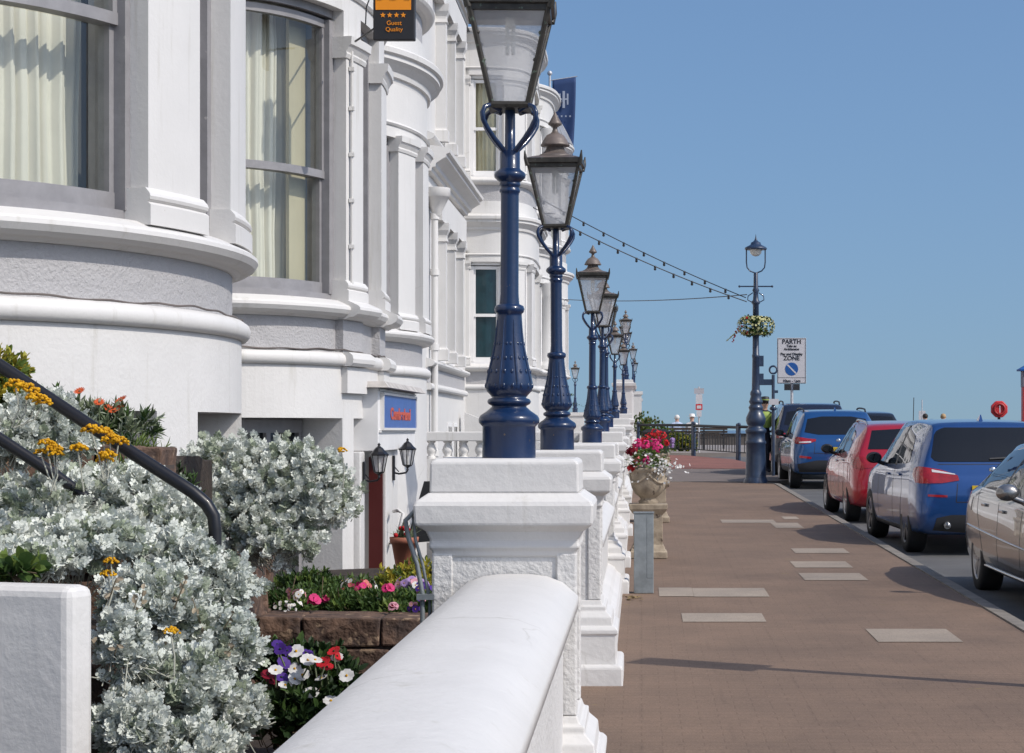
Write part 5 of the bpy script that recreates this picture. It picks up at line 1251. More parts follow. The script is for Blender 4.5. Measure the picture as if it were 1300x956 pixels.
specA = dict(arch=1.13,
    side=[('window', 'car_glass', [(.78, 1.06), (1.0, 1.035), (1.62, 1.015)], [(.86, 1.22), (1.05, 1.36), (1.62, 1.455)], .004), ('window', 'car_glass', [(1.68, 1.012), (2.52, .985)], [(1.68, 1.46), (2.2, 1.45), (2.52, 1.36)], .004), ('window', 'car_glass', [(2.57, .985), (3.12, .965)], [(2.57, 1.34), (2.78, 1.24), (3.12, .985)], .004),
          ('window_trim', 'trim_black', [(1.60, 1.0), (1.70, 1.0)], [(1.60, 1.475), (1.70, 1.48)], .0045), ('sill_trim', 'trim_black', [(1.12, .22), (3.1, .21)], [(1.12, .30), (3.1, .29)], .004),
          ('rear_lamp', 'lens_red', [(.10, .835), (.20, .84), (.34, .90)], [(.14, .985), (.24, 1.02), (.40, .99)], .008)],
    seams=[[(1.15, .36), (1.02, .7), (1.10, .98)], [(1.66, .32), (1.65, .99)], [(2.78, .30), (2.80, .98)], [(1.05, .62), (1.10, .36)]], handles=[(1.25, .90), (2.05, .885)], mirror=(2.62, .99, M['trim_black']),
    rear=[('rear_window', 'car_glass', [(-.69, 1.13), (-.665, 1.09), (-.60, 1.075), (.60, 1.075), (.665, 1.09), (.69, 1.13)], [(-.62, 1.38), (-.58, 1.435), (-.50, 1.465), (.50, 1.465), (.58, 1.435), (.62, 1.38)], .005), ('wiper', 'trim_black', [(-.02, 1.095), (.40, 1.12)], [(-.02, 1.11), (.40, 1.135)], .02), ('crease_shade_line', 'trim_black', [(-.62, 1.045), (.62, 1.045)], [(-.62, 1.052), (.62, 1.052)], .003),  # last strip: thin dark line painting the shade of the hatch crease
          ('bumper_insert', 'trim_black', [(-.70, .30), (-.3, .27), (.3, .27), (.70, .30)], [(-.66, .44), (-.5, .475), (.5, .475), (.66, .44)], .006)],
    rear_pair=[('rear_lamp', 'lens_red', [(.40, .865), (.60, .835), (.84, .83)], [(.41, .92), (.60, .985), (.82, 1.02)], .010), ('lamp_bar', 'lens_clear', [(.44, .925), (.70, .955)], [(.44, .935), (.70, .985)], .014), ('reflector', 'lens_red', [(.54, .675), (.76, .685)], [(.54, .70), (.76, .71)], .006)],
    rear_seams=[[(-.44, .62), (-.42, .83)], [(.44, .62), (.42, .83)], [(-.44, .62), (.44, .62)]], extra=xA)
kx = KX
car1 = make_car('blue hatchback parked with its tail to the camera, between the red and the silver car', (4.03, 23.55, G(23.5)-.11), R(2.5), rowsA, blue1, .325, (.80, 3.47), .895, .22, M['dark_alloy'], specA)

# --- silver saloon facing the camera
silver_p = carpaint('metallic_silver_grey_paint', (.265, .255, .248), .75, .26)
rowsJ = [(0, .50, .56, .66, .66, .55), (.02, .38, .64, .80, .76, .64), (.08, .30, .76, .92, .82, .70), (.22, .25, .86, .985, .86, .74), (.42, .23, .905, 1.01, .88, .75), (.58, .22, .925, 1.05, .888, .70), (.78, .21, .935, 1.21, .893, .61), (1.04, .20, .94, 1.355, .895, .575), (1.4, .20, .935, 1.415, .897, .565),
         (2.2, .20, .93, 1.425, .897, .565), (2.7, .20, .92, 1.37, .893, .565), (3.1, .20, .905, 1.17, .885, .60), (3.36, .21, .885, 1.01, .88, .70), (3.8, .23, .80, .93, .86, .74), (4.3, .25, .70, .84, .82, .68), (4.58, .28, .60, .72, .72, .56), (4.66, .36, .50, .60, .58, .42)]
def xJ(car, bvh):
    for s in (-1, 1):
        pts = []
        for i in range(15):
            y = lerp(.74, 3.1, i/14); z = .985 + (.39*math.sin(PI*i/14)**.5 if 0 < i < 14 else 0)
            h, nn, _, _ = bvh.ray_cast(Vector((s*3, y, min(z, 1.375))), Vector((-s, 0, 0)))
            if h: pts.append(h + nn*.006)
        mb = MB(); mb.tube(pts, .011, 6); mb.build('window_chrome', M['silver'], car)
        pts = [bvh.ray_cast(Vector((s*3, lerp(.5, 4.2, i/20), lerp(.60, .52, i/20))), Vector((-s, 0, 0)))[0] for i in range(21)]
        mb = MB(); mb.tube([p for p in pts if p], .010, 6); mb.build('side_moulding', silver_p, car)
        pts = [bvh.ray_cast(Vector((s*3, lerp(1.35, 3.2, i/20), .27)), Vector((-s, 0, 0)))[0] for i in range(21)]
        mb = MB(); mb.tube([p for p in pts if p], .014, 6); mb.build('sill_strip', M['silver'], car)
specJ = dict(arch=1.12,
    side=[('window', 'car_glass', [(.80, .985), (1.0, .978)], [(.81, 1.03), (1.0, 1.235)], .004), ('window', 'car_glass', [(1.035, .976), (2.06, .965)], [(1.035, 1.255), (1.3, 1.325), (2.06, 1.355)], .004), ('window', 'car_glass', [(2.12, .965), (3.02, .945)], [(2.12, 1.345), (2.5, 1.30), (2.75, 1.19), (3.02, .965)], .004),
          ('window_trim', 'trim_black', [(2.06, .955), (2.12, .955)], [(2.06, 1.355), (2.12, 1.355)], .0045), ('side_repeater', 'lens_red', [(3.98, .44), (4.10, .43)], [(3.98, .465), (4.10, .455)], .006)],
    seams=[[(1.28, .50), (1.05, .75), (1.02, .96)], [(2.09, .30), (2.09, .95)], [(3.05, .30), (3.10, .92)], [(1.28, .5), (1.36, .32)]], handles=[(1.42, .83), (2.30, .81)], mirror=(2.95, .93, silver_p),
    front=[('windscreen', 'car_glass', [(-.62, 1.02), (0, 1.03), (.62, 1.02)], [(-.50, 1.31), (0, 1.34), (.50, 1.31)], .004), ('grille', 'trim_black', [(-.22, .52), (.22, .52)], [(-.25, .66), (.25, .66)], .005)],
    front_pair=[('headlight', 'lens_clear', [(.36, .58), (.62, .57)], [(.38, .68), (.62, .69)], .006)],
    rear=[('rear_window', 'car_glass', [(-.60, 1.06), (.60, 1.06)], [(-.50, 1.29), (.50, 1.29)], .004)], rear_pair=[('rear_lamp', 'lens_red', [(.42, .72), (.74, .70)], [(.44, .86), (.76, .83)], .006)], extra=xJ)
car0 = make_car('silver grey saloon facing the camera, cut by the right edge', (4.03, 20.42, G(19)-.11), R(180.6), rowsJ, silver_p, .315, (1.02, 3.73), .89, .21, M['alloy'], specJ, spokes=7)
car0.rotation_euler.x = -math.atan(SLOPE)

# --- red hatchback
red_p = carpaint('bright_red_paint', (.38, .007, .020), .25, .3)
rowsR = [(0.00, .46, .56, .70, .64, .56), (.02, .36, .64, .82, .76, .66), (.08, .28, .78, .94, .83, .72), (.18, .24, .90, 1.05, .86, .74), (.34, .23, .97, 1.24, .875, .67), (.50, .22, .985, 1.39, .88, .62), (.62, .22, .985, 1.445, .885, .61), (.85, .21, .98, 1.465, .888, .61),
         (1.5, .20, .955, 1.485, .89, .625), (2.1, .20, .935, 1.475, .89, .62), (2.6, .20, .92, 1.36, .885, .61), (3.05, .20, .90, 1.14, .88, .64), (3.35, .21, .87, .99, .87, .72), (3.8, .22, .80, .91, .84, .72), (4.15, .25, .70, .78, .76, .62), (4.26, .29, .60, .66, .65, .54), (4.29, .36, .50, .55, .52, .42)]
specR = dict(arch=1.12,
    side=[('window', 'car_glass', [(.80, 1.05), (1.58, .995)], [(.92, 1.20), (1.15, 1.33), (1.58, 1.385)], .004), ('window', 'car_glass', [(1.64, .992), (2.42, .965)], [(1.64, 1.388), (2.1, 1.375), (2.42, 1.285)], .004), ('window', 'car_glass', [(2.47, .962), (2.95, .94)], [(2.47, 1.26), (2.7, 1.14), (2.95, .955)], .004), ('window_trim', 'trim_black', [(1.57, .985), (1.65, .985)], [(1.57, 1.40), (1.65, 1.40)], .0045),
          ('rear_lamp', 'lens_red', [(.10, .80), (.30, .86)], [(.14, .96), (.36, .95)], .006)],
    seams=[[(1.10, .36), (.98, .7), (1.06, .96)], [(1.60, .32), (1.60, .97)], [(2.68, .30), (2.70, .95)], [(.98, .6), (1.10, .36)]], handles=[(1.2, .90), (1.98, .875)], handle_mat=M['silver'], mirror=(2.55, .97, M['trim_black']),
    rear=[('rear_window', 'car_glass', [(-.62, 1.08), (.62, 1.08)], [(-.53, 1.35), (0, 1.38), (.53, 1.35)], .005)], rear_pair=[('rear_lamp', 'lens_red', [(.50, .82), (.80, .80)], [(.52, .95), (.78, .98)], .008)],
    extra=lambda c, b: (rails(c, b, .56, .7, 2.0, M['silver'], .03), antenna(c, b, .12, .72)))
car2 = make_car('red hatchback with a roof aerial parked ahead of the near blue car', (3.93, 29.9, G(30)-.11), R(1.2), rowsR, red_p, .315, (.80, 3.45), .885, .21, M['alloy'], specR)

# --- bright blue sport utility car
blue2 = carpaint('bright_blue_paint', (.008, .072, .225), .4, .3)
rowsT = [(0.00, .52, .62, .80, .68, .60), (.02, .42, .72, .92, .80, .70), (.08, .34, .86, 1.03, .87, .77), (.16, .31, .96, 1.12, .905, .78), (.30, .30, 1.04, 1.31, .92, .73), (.46, .29, 1.07, 1.50, .925, .68), (.58, .29, 1.07, 1.59, .93, .67), (.80, .28, 1.06, 1.615, .93, .675),
         (1.5, .28, 1.03, 1.635, .93, .69), (2.2, .28, 1.01, 1.62, .93, .685), (2.7, .28, 1.0, 1.50, .925, .67), (3.15, .28, .99, 1.26, .92, .70), (3.42, .29, .97, 1.11, .91, .76), (3.9, .30, .92, 1.03, .88, .78), (4.3, .32, .82, .92, .80, .70), (4.44, .36, .70, .80, .70, .60), (4.475, .42, .58, .66, .58, .48)]
def xT(car, bvh):
    rails(car, bvh, .64, .75, 2.3, M['trim_black'], .05); fin(car, bvh, .8, blue2); badge(car, bvh, 0, 1.0, .045, M['silver'])
    mb = MB(); mb.box(-.26, .26, -.02, .0, .76, .87); k = mb.build('number_plate', M['plate'], car); k.location.y = onto(bvh, 0, None, .81, (0, 1, 0)).y-.004
    text('CX66 LDO', .085, M['sign_black'], 'plate_text', k, (0, -.022, .812), ext=.001, sx=.95)
specT = dict(arch=1.14,
    side=[('window', 'car_glass', [(.86, 1.17), (1.62, 1.09)], [(.98, 1.31), (1.2, 1.45), (1.62, 1.525)], .004), ('window', 'car_glass', [(1.68, 1.085), (2.50, 1.06)], [(1.68, 1.53), (2.2, 1.515), (2.50, 1.42)], .004), ('window', 'car_glass', [(2.55, 1.06), (3.05, 1.04)], [(2.55, 1.40), (2.8, 1.28), (3.05, 1.055)], .004), ('window_trim', 'trim_black', [(1.60, 1.08), (1.70, 1.08)], [(1.60, 1.545), (1.70, 1.545)], .0045),
          ('lower_cladding', 'trim_black', [(1.22, .29), (3.05, .29)], [(1.22, .44), (3.05, .43)], .006), ('rear_lamp', 'lens_red', [(.10, .93), (.40, 1.0)], [(.14, 1.04), (.46, 1.05)], .006)],
    seams=[[(1.2, .45), (1.05, .75), (1.12, 1.05)], [(1.66, .45), (1.65, 1.07)], [(2.78, .44), (2.80, 1.04)]], handles=[(1.25, .98), (2.05, .955)], mirror=(2.62, 1.06, M['trim_black']),
    rear=[('rear_window', 'car_glass', [(-.68, 1.17), (-.4, 1.12), (.4, 1.12), (.68, 1.17)], [(-.60, 1.44), (-.3, 1.49), (.3, 1.49), (.60, 1.44)], .005), ('rear_bumper', 'trim_black', [(-.80, .36), (.80, .36)], [(-.84, .52), (-.45, .60), (.45, .60), (.84, .52)], .008)],
    rear_pair=[('rear_lamp', 'lens_red', [(.46, .99), (.62, .94), (.86, .93)], [(.46, 1.03), (.62, 1.04), (.86, 1.08)], .008), ('lamp_bar', 'lens_clear', [(.56, .955), (.80, .95)], [(.56, .985), (.80, .975)], .012), ('reflector', 'lens_red', [(.56, .63), (.80, .65)], [(.56, .67), (.80, .70)], .009)],
    rear_seams=[[(-.5, .74), (.5, .74)], [(-.5, .74), (-.48, .99)], [(.5, .74), (.48, .99)]], extra=xT)
car3 = make_car('tall bright blue car with roof rails, third along the kerb', (4.03, 42.1, G(42)-.11), R(1), rowsT, blue2, .345, (.86, 3.53), .925, .22, M['alloy'], specT)
# --- dark people carrier beyond it and the dark car out on the road
navy_p = carpaint('midnight_navy_paint', (.010, .014, .032), .3, .25)
rowsV = [(a, s+.03, b+.02, t*1.06+.02, w, re+.02) for a, s, b, t, w, re in rowsT]
specV = dict(specT); specV['side'] = [(n, m, [(y, z*1.05+.02) for y, z in lo], [(y, z*1.05+.02) for y, z in up], o) for n, m, lo, up, o in specT['side'] if n.startswith('window')]
specV['extra'] = lambda c, b: (rails(c, b, .66, .8, 2.3, M['trim_black'], .06),); specV['rear'] = [(n, m, [(x, z*1.05+.02) for x, z in lo], [(x, z*1.05+.02) for x, z in up], o) for n, m, lo, up, o in specT['rear']]
car4 = make_car('dark navy people carrier parked nearest the tall lamp post', (3.99, 47.6, G(50)-.11), R(0), rowsV, navy_p, .345, (.86, 3.53), .925, .22, M['alloy'], specV)
black_p = carpaint('black_paint', (.008, .009, .012), .2, .25)
specB = dict(specR); specB['extra'] = lambda c, b: (lambda m: (m.box(-.14, .14, -.01, .01, -.012, .012), setattr(m.build('brake_light', M['lens_red'], c), 'location', (0, .56, 1.41))))(MB())
car5 = make_car('black car out in the road, its roof and brake light above the red car', (5.75, 51.0, G(51)-.11), R(3), [(a, s, b, t*1.06, w, re) for a, s, b, t, w, re in rowsR], black_p, .315, (.80, 3.45), .885, .21, M['alloy'], dict(specB, rear=[(n, m, [(x, z*1.06) for x, z in lo], [(x, z*1.06) for x, z in up], o) for n, m, lo, up, o in specR['rear']], side=[(n, m, [(y, z*1.05) for y, z in lo], [(y, z*1.05) for y, z in up], o) for n, m, lo, up, o in specR['side'] if n.startswith('window')]), group='cars standing in the road')
# ------------------------------------------------------------------ street things
# urns with flowers and the steel post
def urn(label, y, x, flower, seed, h=1.0):
    t = thing('stone_urn', label, 'urn', (x, y, G(y)), 0, 'stone urns by the wall')
    mb = MB(); mb.stack(0, 0, [(.20, 0), (.20, .07), (.185, .08), (.165, .13), (.155, .14), (.15, .46), (.17, .48), (.20, .52), (.205, .57), (.14, .575)]); mb.build('pedestal', M['urn'], t, bevel=.008)
    mb = MB(); mb.lathe([(.10, .57), (.105, .60), (.08, .62), (.09, .64), (.14, .68), (.175, .74), (.19, .80), (.192, .86), (.185, .90), (.187, .91), (.20, .92), (.205, .94), (.195, .955), (.17, .955), (.165, .90), (.0, .88)], n=28)
    for k in range(4):       # swags round the bowl
        a0 = PI/2*k; mb.tube([(.194*math.cos(a0+PI/2*i/8), .194*math.sin(a0+PI/2*i/8), .885-.09*math.sin(PI*i/8)) for i in range(9)], [.008+.008*math.sin(PI*i/8) for i in range(9)], 6)
        mb.sphere((.192*math.cos(a0), .192*math.sin(a0), .885), .02, 8, 5)
    mb.build('bowl', M['urn'], t)
    return t
M['white_tiny'] = M['white_petal']
def urn_plant(label, y, x, z, mats, specks, seed, rx=.27):
    rr = random.Random(seed); t = thing('geranium_plant', label, 'plant', (x, y, z), 0, 'flowers filling the stone urns'); mb = MB()
    for _ in range(300):
        v = rv(rr); v.z = abs(v.z)*.9-.2; p = Vector((v.x*rx*.95, v.y*rx*.9, v.z*.20+.08))*rr.uniform(.4, 1)
        mb.cur = rr.randrange(2); add_leaf(mb, p, (v+rv(rr)*.7), Vector((0, 0, 1)), rr.uniform(.035, .06), .04, 'oval')
    mb.build('foliage', [M['green_leaf'], M['green_leaf2']], t)
    for (dx, dz, r, mm) in mats:
        c = Vector((dx, -.14+rr.uniform(-.06, .06), dz)); b = MB()
        for _ in range(34):
            v = rv(rr); p = c+v*r*rr.uniform(.6, 1); ray_flower(b, p, v+Vector((0, -.4, .3)), rr.uniform(.012, .018), 5, .15, .6, False)
        b.build('bloom', [M[mm]], t)
    b = MB()
    for _ in range(specks):
        p = Vector((rr.gauss(.08, .13), rr.uniform(-.24, .0), rr.gauss(.03, .055))); ray_flower(b, p, rv(rr)+Vector((0, -.8, .5)), rr.uniform(.010, .016), 5, .1, .7, False)
    if specks: b.build('white_blossom', [M['white_petal']], t)['kind'] = 'stuff'
UY = 21.9
urn('nearer stone urn on a pedestal behind the grey metal post', UY, .075, None, 1)
urn_plant('pink geraniums and trailing white flowers in the nearer urn', UY, .075, G(UY)+.93, [(-.12, .28, .055, 'pink_petal'), (-.03, .27, .05, 'pink_petal'), (.10, .25, .06, 'pink_petal'), (.06, .29, .05, 'pink_petal'), (-.19, .20, .05, 'crimson_petal'), (-.12, .11, .05, 'salmon_petal'), (-.02, .11, .045, 'pink_petal'), (-.18, .02, .04, 'red_petal'), (-.16, .23, .05, 'crimson_petal')], 230, 3)
urn('farther stone urn with red flowers, half behind the nearer one', 28.6, .19, None, 2)
urn_plant('red geraniums in the farther urn', 28.6, .19, G(28.6)+.93, [(-.12, .22, .06, 'red_petal'), (0, .30, .06, 'red_petal'), (.10, .27, .07, 'red_petal'), (-.05, .26, .06, 'red_petal'), (.16, .17, .05, 'red_petal'), (-.18, .18, .05, 'red_petal'), (.05, .2, .05, 'pink_petal'), (.23, .14, .05, 'lilac_petal'), (.24, .2, .04, 'lilac_petal')], 0, 4)
t = thing('metal_post', 'square grey galvanised post on the pavement in front of the stone urn', 'post', (.022, 17.76, G(17.76))); mb = MB()
mb.box(-.085, .085, -.05, .05, 0, .685); mb.build('post', M['steel'], t, bevel=.006)
mb = MB(); mb.box(-.09, .09, -.055, .055, .687, .70); mb.box(.028, .034, -.053, -.049, .14, .68); mb.box(.03, .083, -.053, -.049, .135, .14); mb.build('cover', M['steel'], t, bevel=.002)
mb = MB(); rr = random.Random(5)
for _ in range(26): add_leaf(mb, Vector((-.08+rr.uniform(-.06, .08), 17.3+rr.uniform(-.2, .15), G(17.3)+.008)), rv(rr)*Vector((1, 1, .25)), Vector((0, 0, 1)), .05, .025, 'oval')
k = mb.build('dry_leaves', [pm('dry_leaf', (.20, .14, .06), .8)]); tag(k, 'small drift of dry leaves at the foot of the wall by the metal post', 'leaves', kind='stuff')
# litter bin behind the urns
t = thing('litter_bin', 'black litter bin on the pavement behind the red flowers', 'bin', (.30, 41.0, G(41))); mb = MB()
mb.stack(0, 0, [(.25, 0), (.25, .08), (.22, .10), (.22, .82), (.25, .84), (.25, .88)]); mb.build('bin_body', M['black_matt'], t, bevel=.01)
mb = MB(); mb.stack(0, 0, [(.26, 1.05), (.27, 1.08), (.20, 1.14)]); 
for sx, sy in ((1, 1), (1, -1), (-1, 1), (-1, -1)): mb.box(sx*.23-.02, sx*.23+.02, sy*.23-.02, sy*.23+.02, .88, 1.05)
mb.build('hood', M['black_matt'], t)
# the tall lamp post with flower basket
LX, LY = 2.38, 43.3 - .45
t = thing('street_lamp', 'tall navy lamp post with a hanging flower basket, beside the parked cars', 'lamp', (LX, LY, G(LY))); mb = MB()
mb.lathe([(.255, 0), (.25, .05), (.225, .09), (.215, .12), (.205, .55), (.20, .80), (.215, .82), (.215, .86), (.195, .88), (.19, 1.02), (.215, 1.05), (.222, 1.09), (.20, 1.12), (.165, 1.15), (.15, 1.18), (.185, 1.22), (.208, 1.29), (.20, 1.36), (.165, 1.44), (.135, 1.50), (.14, 1.53), (.155, 1.56), (.14, 1.59), (.115, 1.63), (.135, 1.66), (.145, 1.69), (.125, 1.73), (.108, 1.80), (.12, 1.84), (.115, 1.88), (.088, 1.93)], n=28); mb.build('base', M['navy'], t)
mb = MB(); mb.lathe([(.085, 1.92), (.072, 2.6), (.08, 2.61), (.08, 2.66), (.07, 2.67), (.062, 3.7), (.085, 3.72), (.09, 3.76), (.06, 3.80), (.05, 3.95), (.075, 4.0), (.05, 4.05), (.045, 4.35), (.03, 4.37)], n=20)
mb.tube([(-.33, 0, 4.08), (.33, 0, 4.08)], .014, 8); mb.sphere((-.34, 0, 4.08), .025); mb.sphere((.34, 0, 4.08), .025)
for s in (-1, 1): mb.tube([(s*.06, 0, 3.95), (s*.16, 0, 3.88), (s*.17, 0, 3.80), (s*.06, 0, 3.74)], .012, 6)
mb.build('post', M['navy'], t)
mb = MB()
for s in (-1, 1): mb.tube([(s*.02, 0, 4.36), (s*.12, 0, 4.40), (s*.18, 0, 4.47), (s*.195, 0, 4.58), (s*.195, 0, 4.84)], .014, 8)
mb.build('yoke', M['navy'], t)
mb = MB(); mb.lathe([(.22, 4.84), (.235, 4.86), (.22, 4.89), (.14, 4.93), (.11, 4.95), (.10, 4.99), (.06, 5.01), (.03, 5.04), (.012, 5.10), (.0, 5.18)], n=20); mb.build('hood', M['navy'], t)
mb = MB(); mb.lathe([(.0, 4.70), (.06, 4.715), (.11, 4.76), (.125, 4.82), (.125, 4.84)], n=16); mb.build('globe', pm('frosted_globe', (.70, .68, .62), .3), t)
for dz in (2.05, 2.42):
    mb = MB(); mb.box(.06, .16, -.05, .05, dz, dz+.22); mb.build('junction_box', M['navy'], t)
b = thing('flower_basket', 'pale flower basket ringing the tall lamp post', 'basket', (LX, LY, G(LY)+3.25)); rr = random.Random(9); mb = MB(); w = MB(); rd = MB()
for _ in range(900):
    a = rr.uniform(0, 6.28); q = rr.uniform(-PI, PI); r_ = .215+.155*math.cos(q)*rr.uniform(.6, 1); p = Vector((r_*math.cos(a), r_*math.sin(a), .17*math.sin(q)*rr.uniform(.6, 1.1)))
    mb.cur = rr.randrange(3); add_leaf(mb, p, p.normalized()+rv(rr)*.8, Vector((0, 0, 1)), rr.uniform(.05, .08), .04, 'oval')
for _ in range(330):
    a = rr.uniform(0, 6.28); q = rr.uniform(-1.5, 1.9); p = Vector(((.225+.165*math.cos(q))*math.cos(a), (.225+.165*math.cos(q))*math.sin(a), .185*math.sin(q)+.01))
    tgt = w if rr.random() < .93 else rd
    ray_flower(tgt, p, p.normalized()+rv(rr)*.4, rr.uniform(.018, .028), 5, .1, .7, False)
for i in range(10): ray_flower(rd, Vector((-.38-.012*i+rr.uniform(-.02, .02), -.05, -.05-.03*i)), rv(rr)+Vector((0, -1, 0)), .022, 5, .1, .7, False)
for i in range(14): w.cur = 0; ray_flower(w, Vector((-.40-.016*i, -.06, -.12-.014*i)), rv(rr)+Vector((0, -1, .2)), .018, 5, .1, .7, False)
mb.build('foliage', [M['green_leaf'], M['green_leaf2'], M['dark_leaf']], b); w.build('pale_blossom', [petal('cream_petal', (.62, .60, .30))], b)['kind'] = 'stuff'; rd.build('red_blossom', M['red_petal'], b)['kind'] = 'stuff'
# festoon lights
def festoon(label, a, c, sag, n, grp='festoon lights from the lamp post to the terrace'):
    a, c = Vector(a), Vector(c); t = thing('festoon_string', label, 'light string', a, 0, grp); pts = []
    f = lambda u: (c-a)*u - Vector((0, 0, sag*4*u*(1-u)))
    mb = MB(); mb.tube([f(i/40) for i in range(41)], .011, 6); mb.build('cable', M['cable'], t)
    if n:
        for i in range(1, n):
            p = f(i/n); mb = MB(); mb.lathe([(.0, -.085), (.022, -.075), (.029, -.055), (.02, -.03), (.024, -.025), (.024, .012), (.0, .016)], (0, 0, 0), 8); k = mb.build('bulb', M['cable'], t); k.location = p
    return t
pa = P(947, 378, 43.0); pb = P(948, 383, 42.7)
festoon('upper festoon string of bulbs running to the tall lamp post', P(640, 226, 44), pa, .12, 12)
festoon('lower festoon string of bulbs running to the tall lamp post', P(640, 243, 41.5), pb, .14, 13)
festoon('thin dark cable stretched level to the tall lamp post', P(700, 379, 60), P(948, 374, 43.2), .1, 0, None)
# pay zone sign
t = thing('parking_sign', 'tall grey pay and display zone sign on a pole above the parked cars', 'sign', (3.80, 52, G(52))); zz = lambda v: 1.62-(v-546)*52/2620-G(52)
mb = MB(); mb.tube([(0, .04, -.1), (0, .04, zz(432))], .038, 10); mb.build('pole', M['grey_pole'], t)
x0, x1 = -.375, .355; mb = MB(); mb.box(x0, x1, -.012, .012, zz(487), zz(429)); mb.build('sign_board', M['sign_white'], t, bevel=.004)
mb = MB(); mb.box(x0+.01, x1-.01, -.015, -.013, zz(479.8), zz(479.3)); 
for a in (x0+.012, x1-.024): mb.box(a, a+.012, -.0155, -.0133, zz(486.4), zz(429.8))
for a in (429.8, 486.0): mb.box(x0+.012, x1-.012, -.0158, -.0135, zz(a)-.012, zz(a))
mb.build('sign_border', M['sign_black'], t)
for body, v, s in (('PARTH', 434.0, .155), ('Talu ac', 439.3, .088), ('Arddangos', 443.3, .088), ('Pay and Display', 449.6, .088), ('ZONE', 455, .15), ('10am - 6pm', 483.6, .092)): text(body, s, M['sign_black'], 'lettering', t, (-.01, -.018, zz(v)), ext=.001, bold=.003)
mb = MB(); mb.plate([(.165*math.cos(2*PI*i/28), .165*math.sin(2*PI*i/28)) for i in range(28)], (-.01, -.0135, zz(468.5)), (1, 0, 0), (0, 0, 1), .003); mb.build('blue_disc', M['sign_blue'], t)
mb = MB(); a = R(-45); ux, uy = Vector((math.cos(a), 0, math.sin(a))), Vector((-math.sin(a), 0, math.cos(a))); mb.plate([(-.155, -.018), (.155, -.018), (.155, .018), (-.155, .018)], (-.01, -.0172, zz(468.5)), ux, uy, .003); mb.build('bar', M['sign_white'], t)
for s in (-1, 1):
    mb = MB(); mb.box(s*.115-.08, s*.115+.08, -.02, .02, zz(495.5), zz(487.4)); mb.build('small_plate', M['trim_black'], t)
# finger post with a ring
t = thing('finger_post', 'navy finger post with a ring top and one arm, beside the tall lamp', 'signpost', (3.02, 47.2, G(47))); zz = lambda v: 1.62-(v-546)*47.2/2620-G(47)
mb = MB(); mb.tube([(0, 0, 0), (0, 0, zz(476))], .038, 10); mb.lathe([(.06, zz(521)), (.09, zz(519)), (.06, zz(516))], n=12); mb.build('post', M['navy'], t)
mb = MB(); mb.tube([(.085*math.cos(2*PI*i/20), 0, zz(469.5)+.085*math.sin(2*PI*i/20)) for i in range(21)], .022, 8); mb.build('ring', M['navy'], t)
mb = MB(); mb.box(-.36, -.03, -.02, .02, zz(489), zz(481.5)); mb.build('arm_sign', M['navy'], t); mb = MB(); mb.box(.02, .11, -.02, .02, zz(499), zz(495.5)); mb.build('bracket', M['navy'], t)
mb = MB(); mb.box(-.10, .12, -.06, -.045, zz(514), zz(506.5)); mb.build('notice', M['sign_white'], t)
# notice post on the promenade
t = thing('sign_post', 'thin post with stacked notice boards standing behind the railing', 'signpost', (1.95, 69.6, PZ)); zz = lambda v: 1.62-(v-546)*69.6/2620-PZ
mb = MB(); mb.tube([(0, 0, 0), (0, 0, zz(491))], .03, 8); mb.build('post', M['grey_pole'], t)
for nm, mat, a, b_, w_ in (('grey_board', M['grey_paint'], 493, 500, .165), ('white_board', M['sign_white'], 500.6, 512.5, .11), ('red_board', M['red_sign'], 513, 520.5, .115), ('lower_board', M['sign_white'], 521, 529, .085)):
    mb = MB(); mb.box(-w_, w_, -.05, -.035, zz(b_), zz(a)); k = mb.build(nm, mat, t)
    if nm == 'red_board': mb = MB(); mb.box(-.075, .075, -.056, -.051, zz(518.8), zz(514.8)); mb.build('symbol', M['sign_white'], k)
# railing across the end of the road
def railing(label, a, c, n, h, bars=14):
    a, c = Vector(a), Vector(c); t = thing('railing', label, 'railing', a, 0, 'black railings across the end of the pavement'); d = c-a
    mb = MB(); mb.tube([Vector((0, 0, h)), d+Vector((0, 0, h))], .045, 8); mb.build('top_rail', M['black_matt'], t)
    for z in (.16, h-.22):
        mb = MB(); mb.tube([Vector((0, 0, z)), d+Vector((0, 0, z))], .018, 6); mb.build('rail', M['black_matt'], t)
    for i in range(n+1):
        p = d*(i/n); mb = MB(); mb.tube([p+Vector((0, 0, -.1)), p+Vector((0, 0, h+.04))], .055, 8); mb.sphere(p+Vector((0, 0, h+.07)), .06, 8, 5); mb.build('post', M['navy'], t)
    for i in range(n):
        for k in range(1, bars):
            p = d*((i+k/bars)/n); mb = MB(); mb.tube([p+Vector((0, 0, .16)), p+Vector((0, 0, h-.22))], .015, 5, cap=False); mb.build('bar', M['black_matt'], t)
ra, rb = (1.74, 67.8, G(67.8)), (3.0, 64.2, G(64.2)-.02)
railing('black railing section nearest the road, right of the notice post', ra, rb, 1, .94, 16)
railing('black railing section left of the notice post, before the hedge', (-.1, 70.2, G(69)), (1.70, 67.95, G(68)), 1, .95, 16)
railing('black railing section behind the tall lamp post', (3.04, 64.1, G(64.1)-.02), (5.6, 60.5, G(60)-.06), 1, .96, 16)
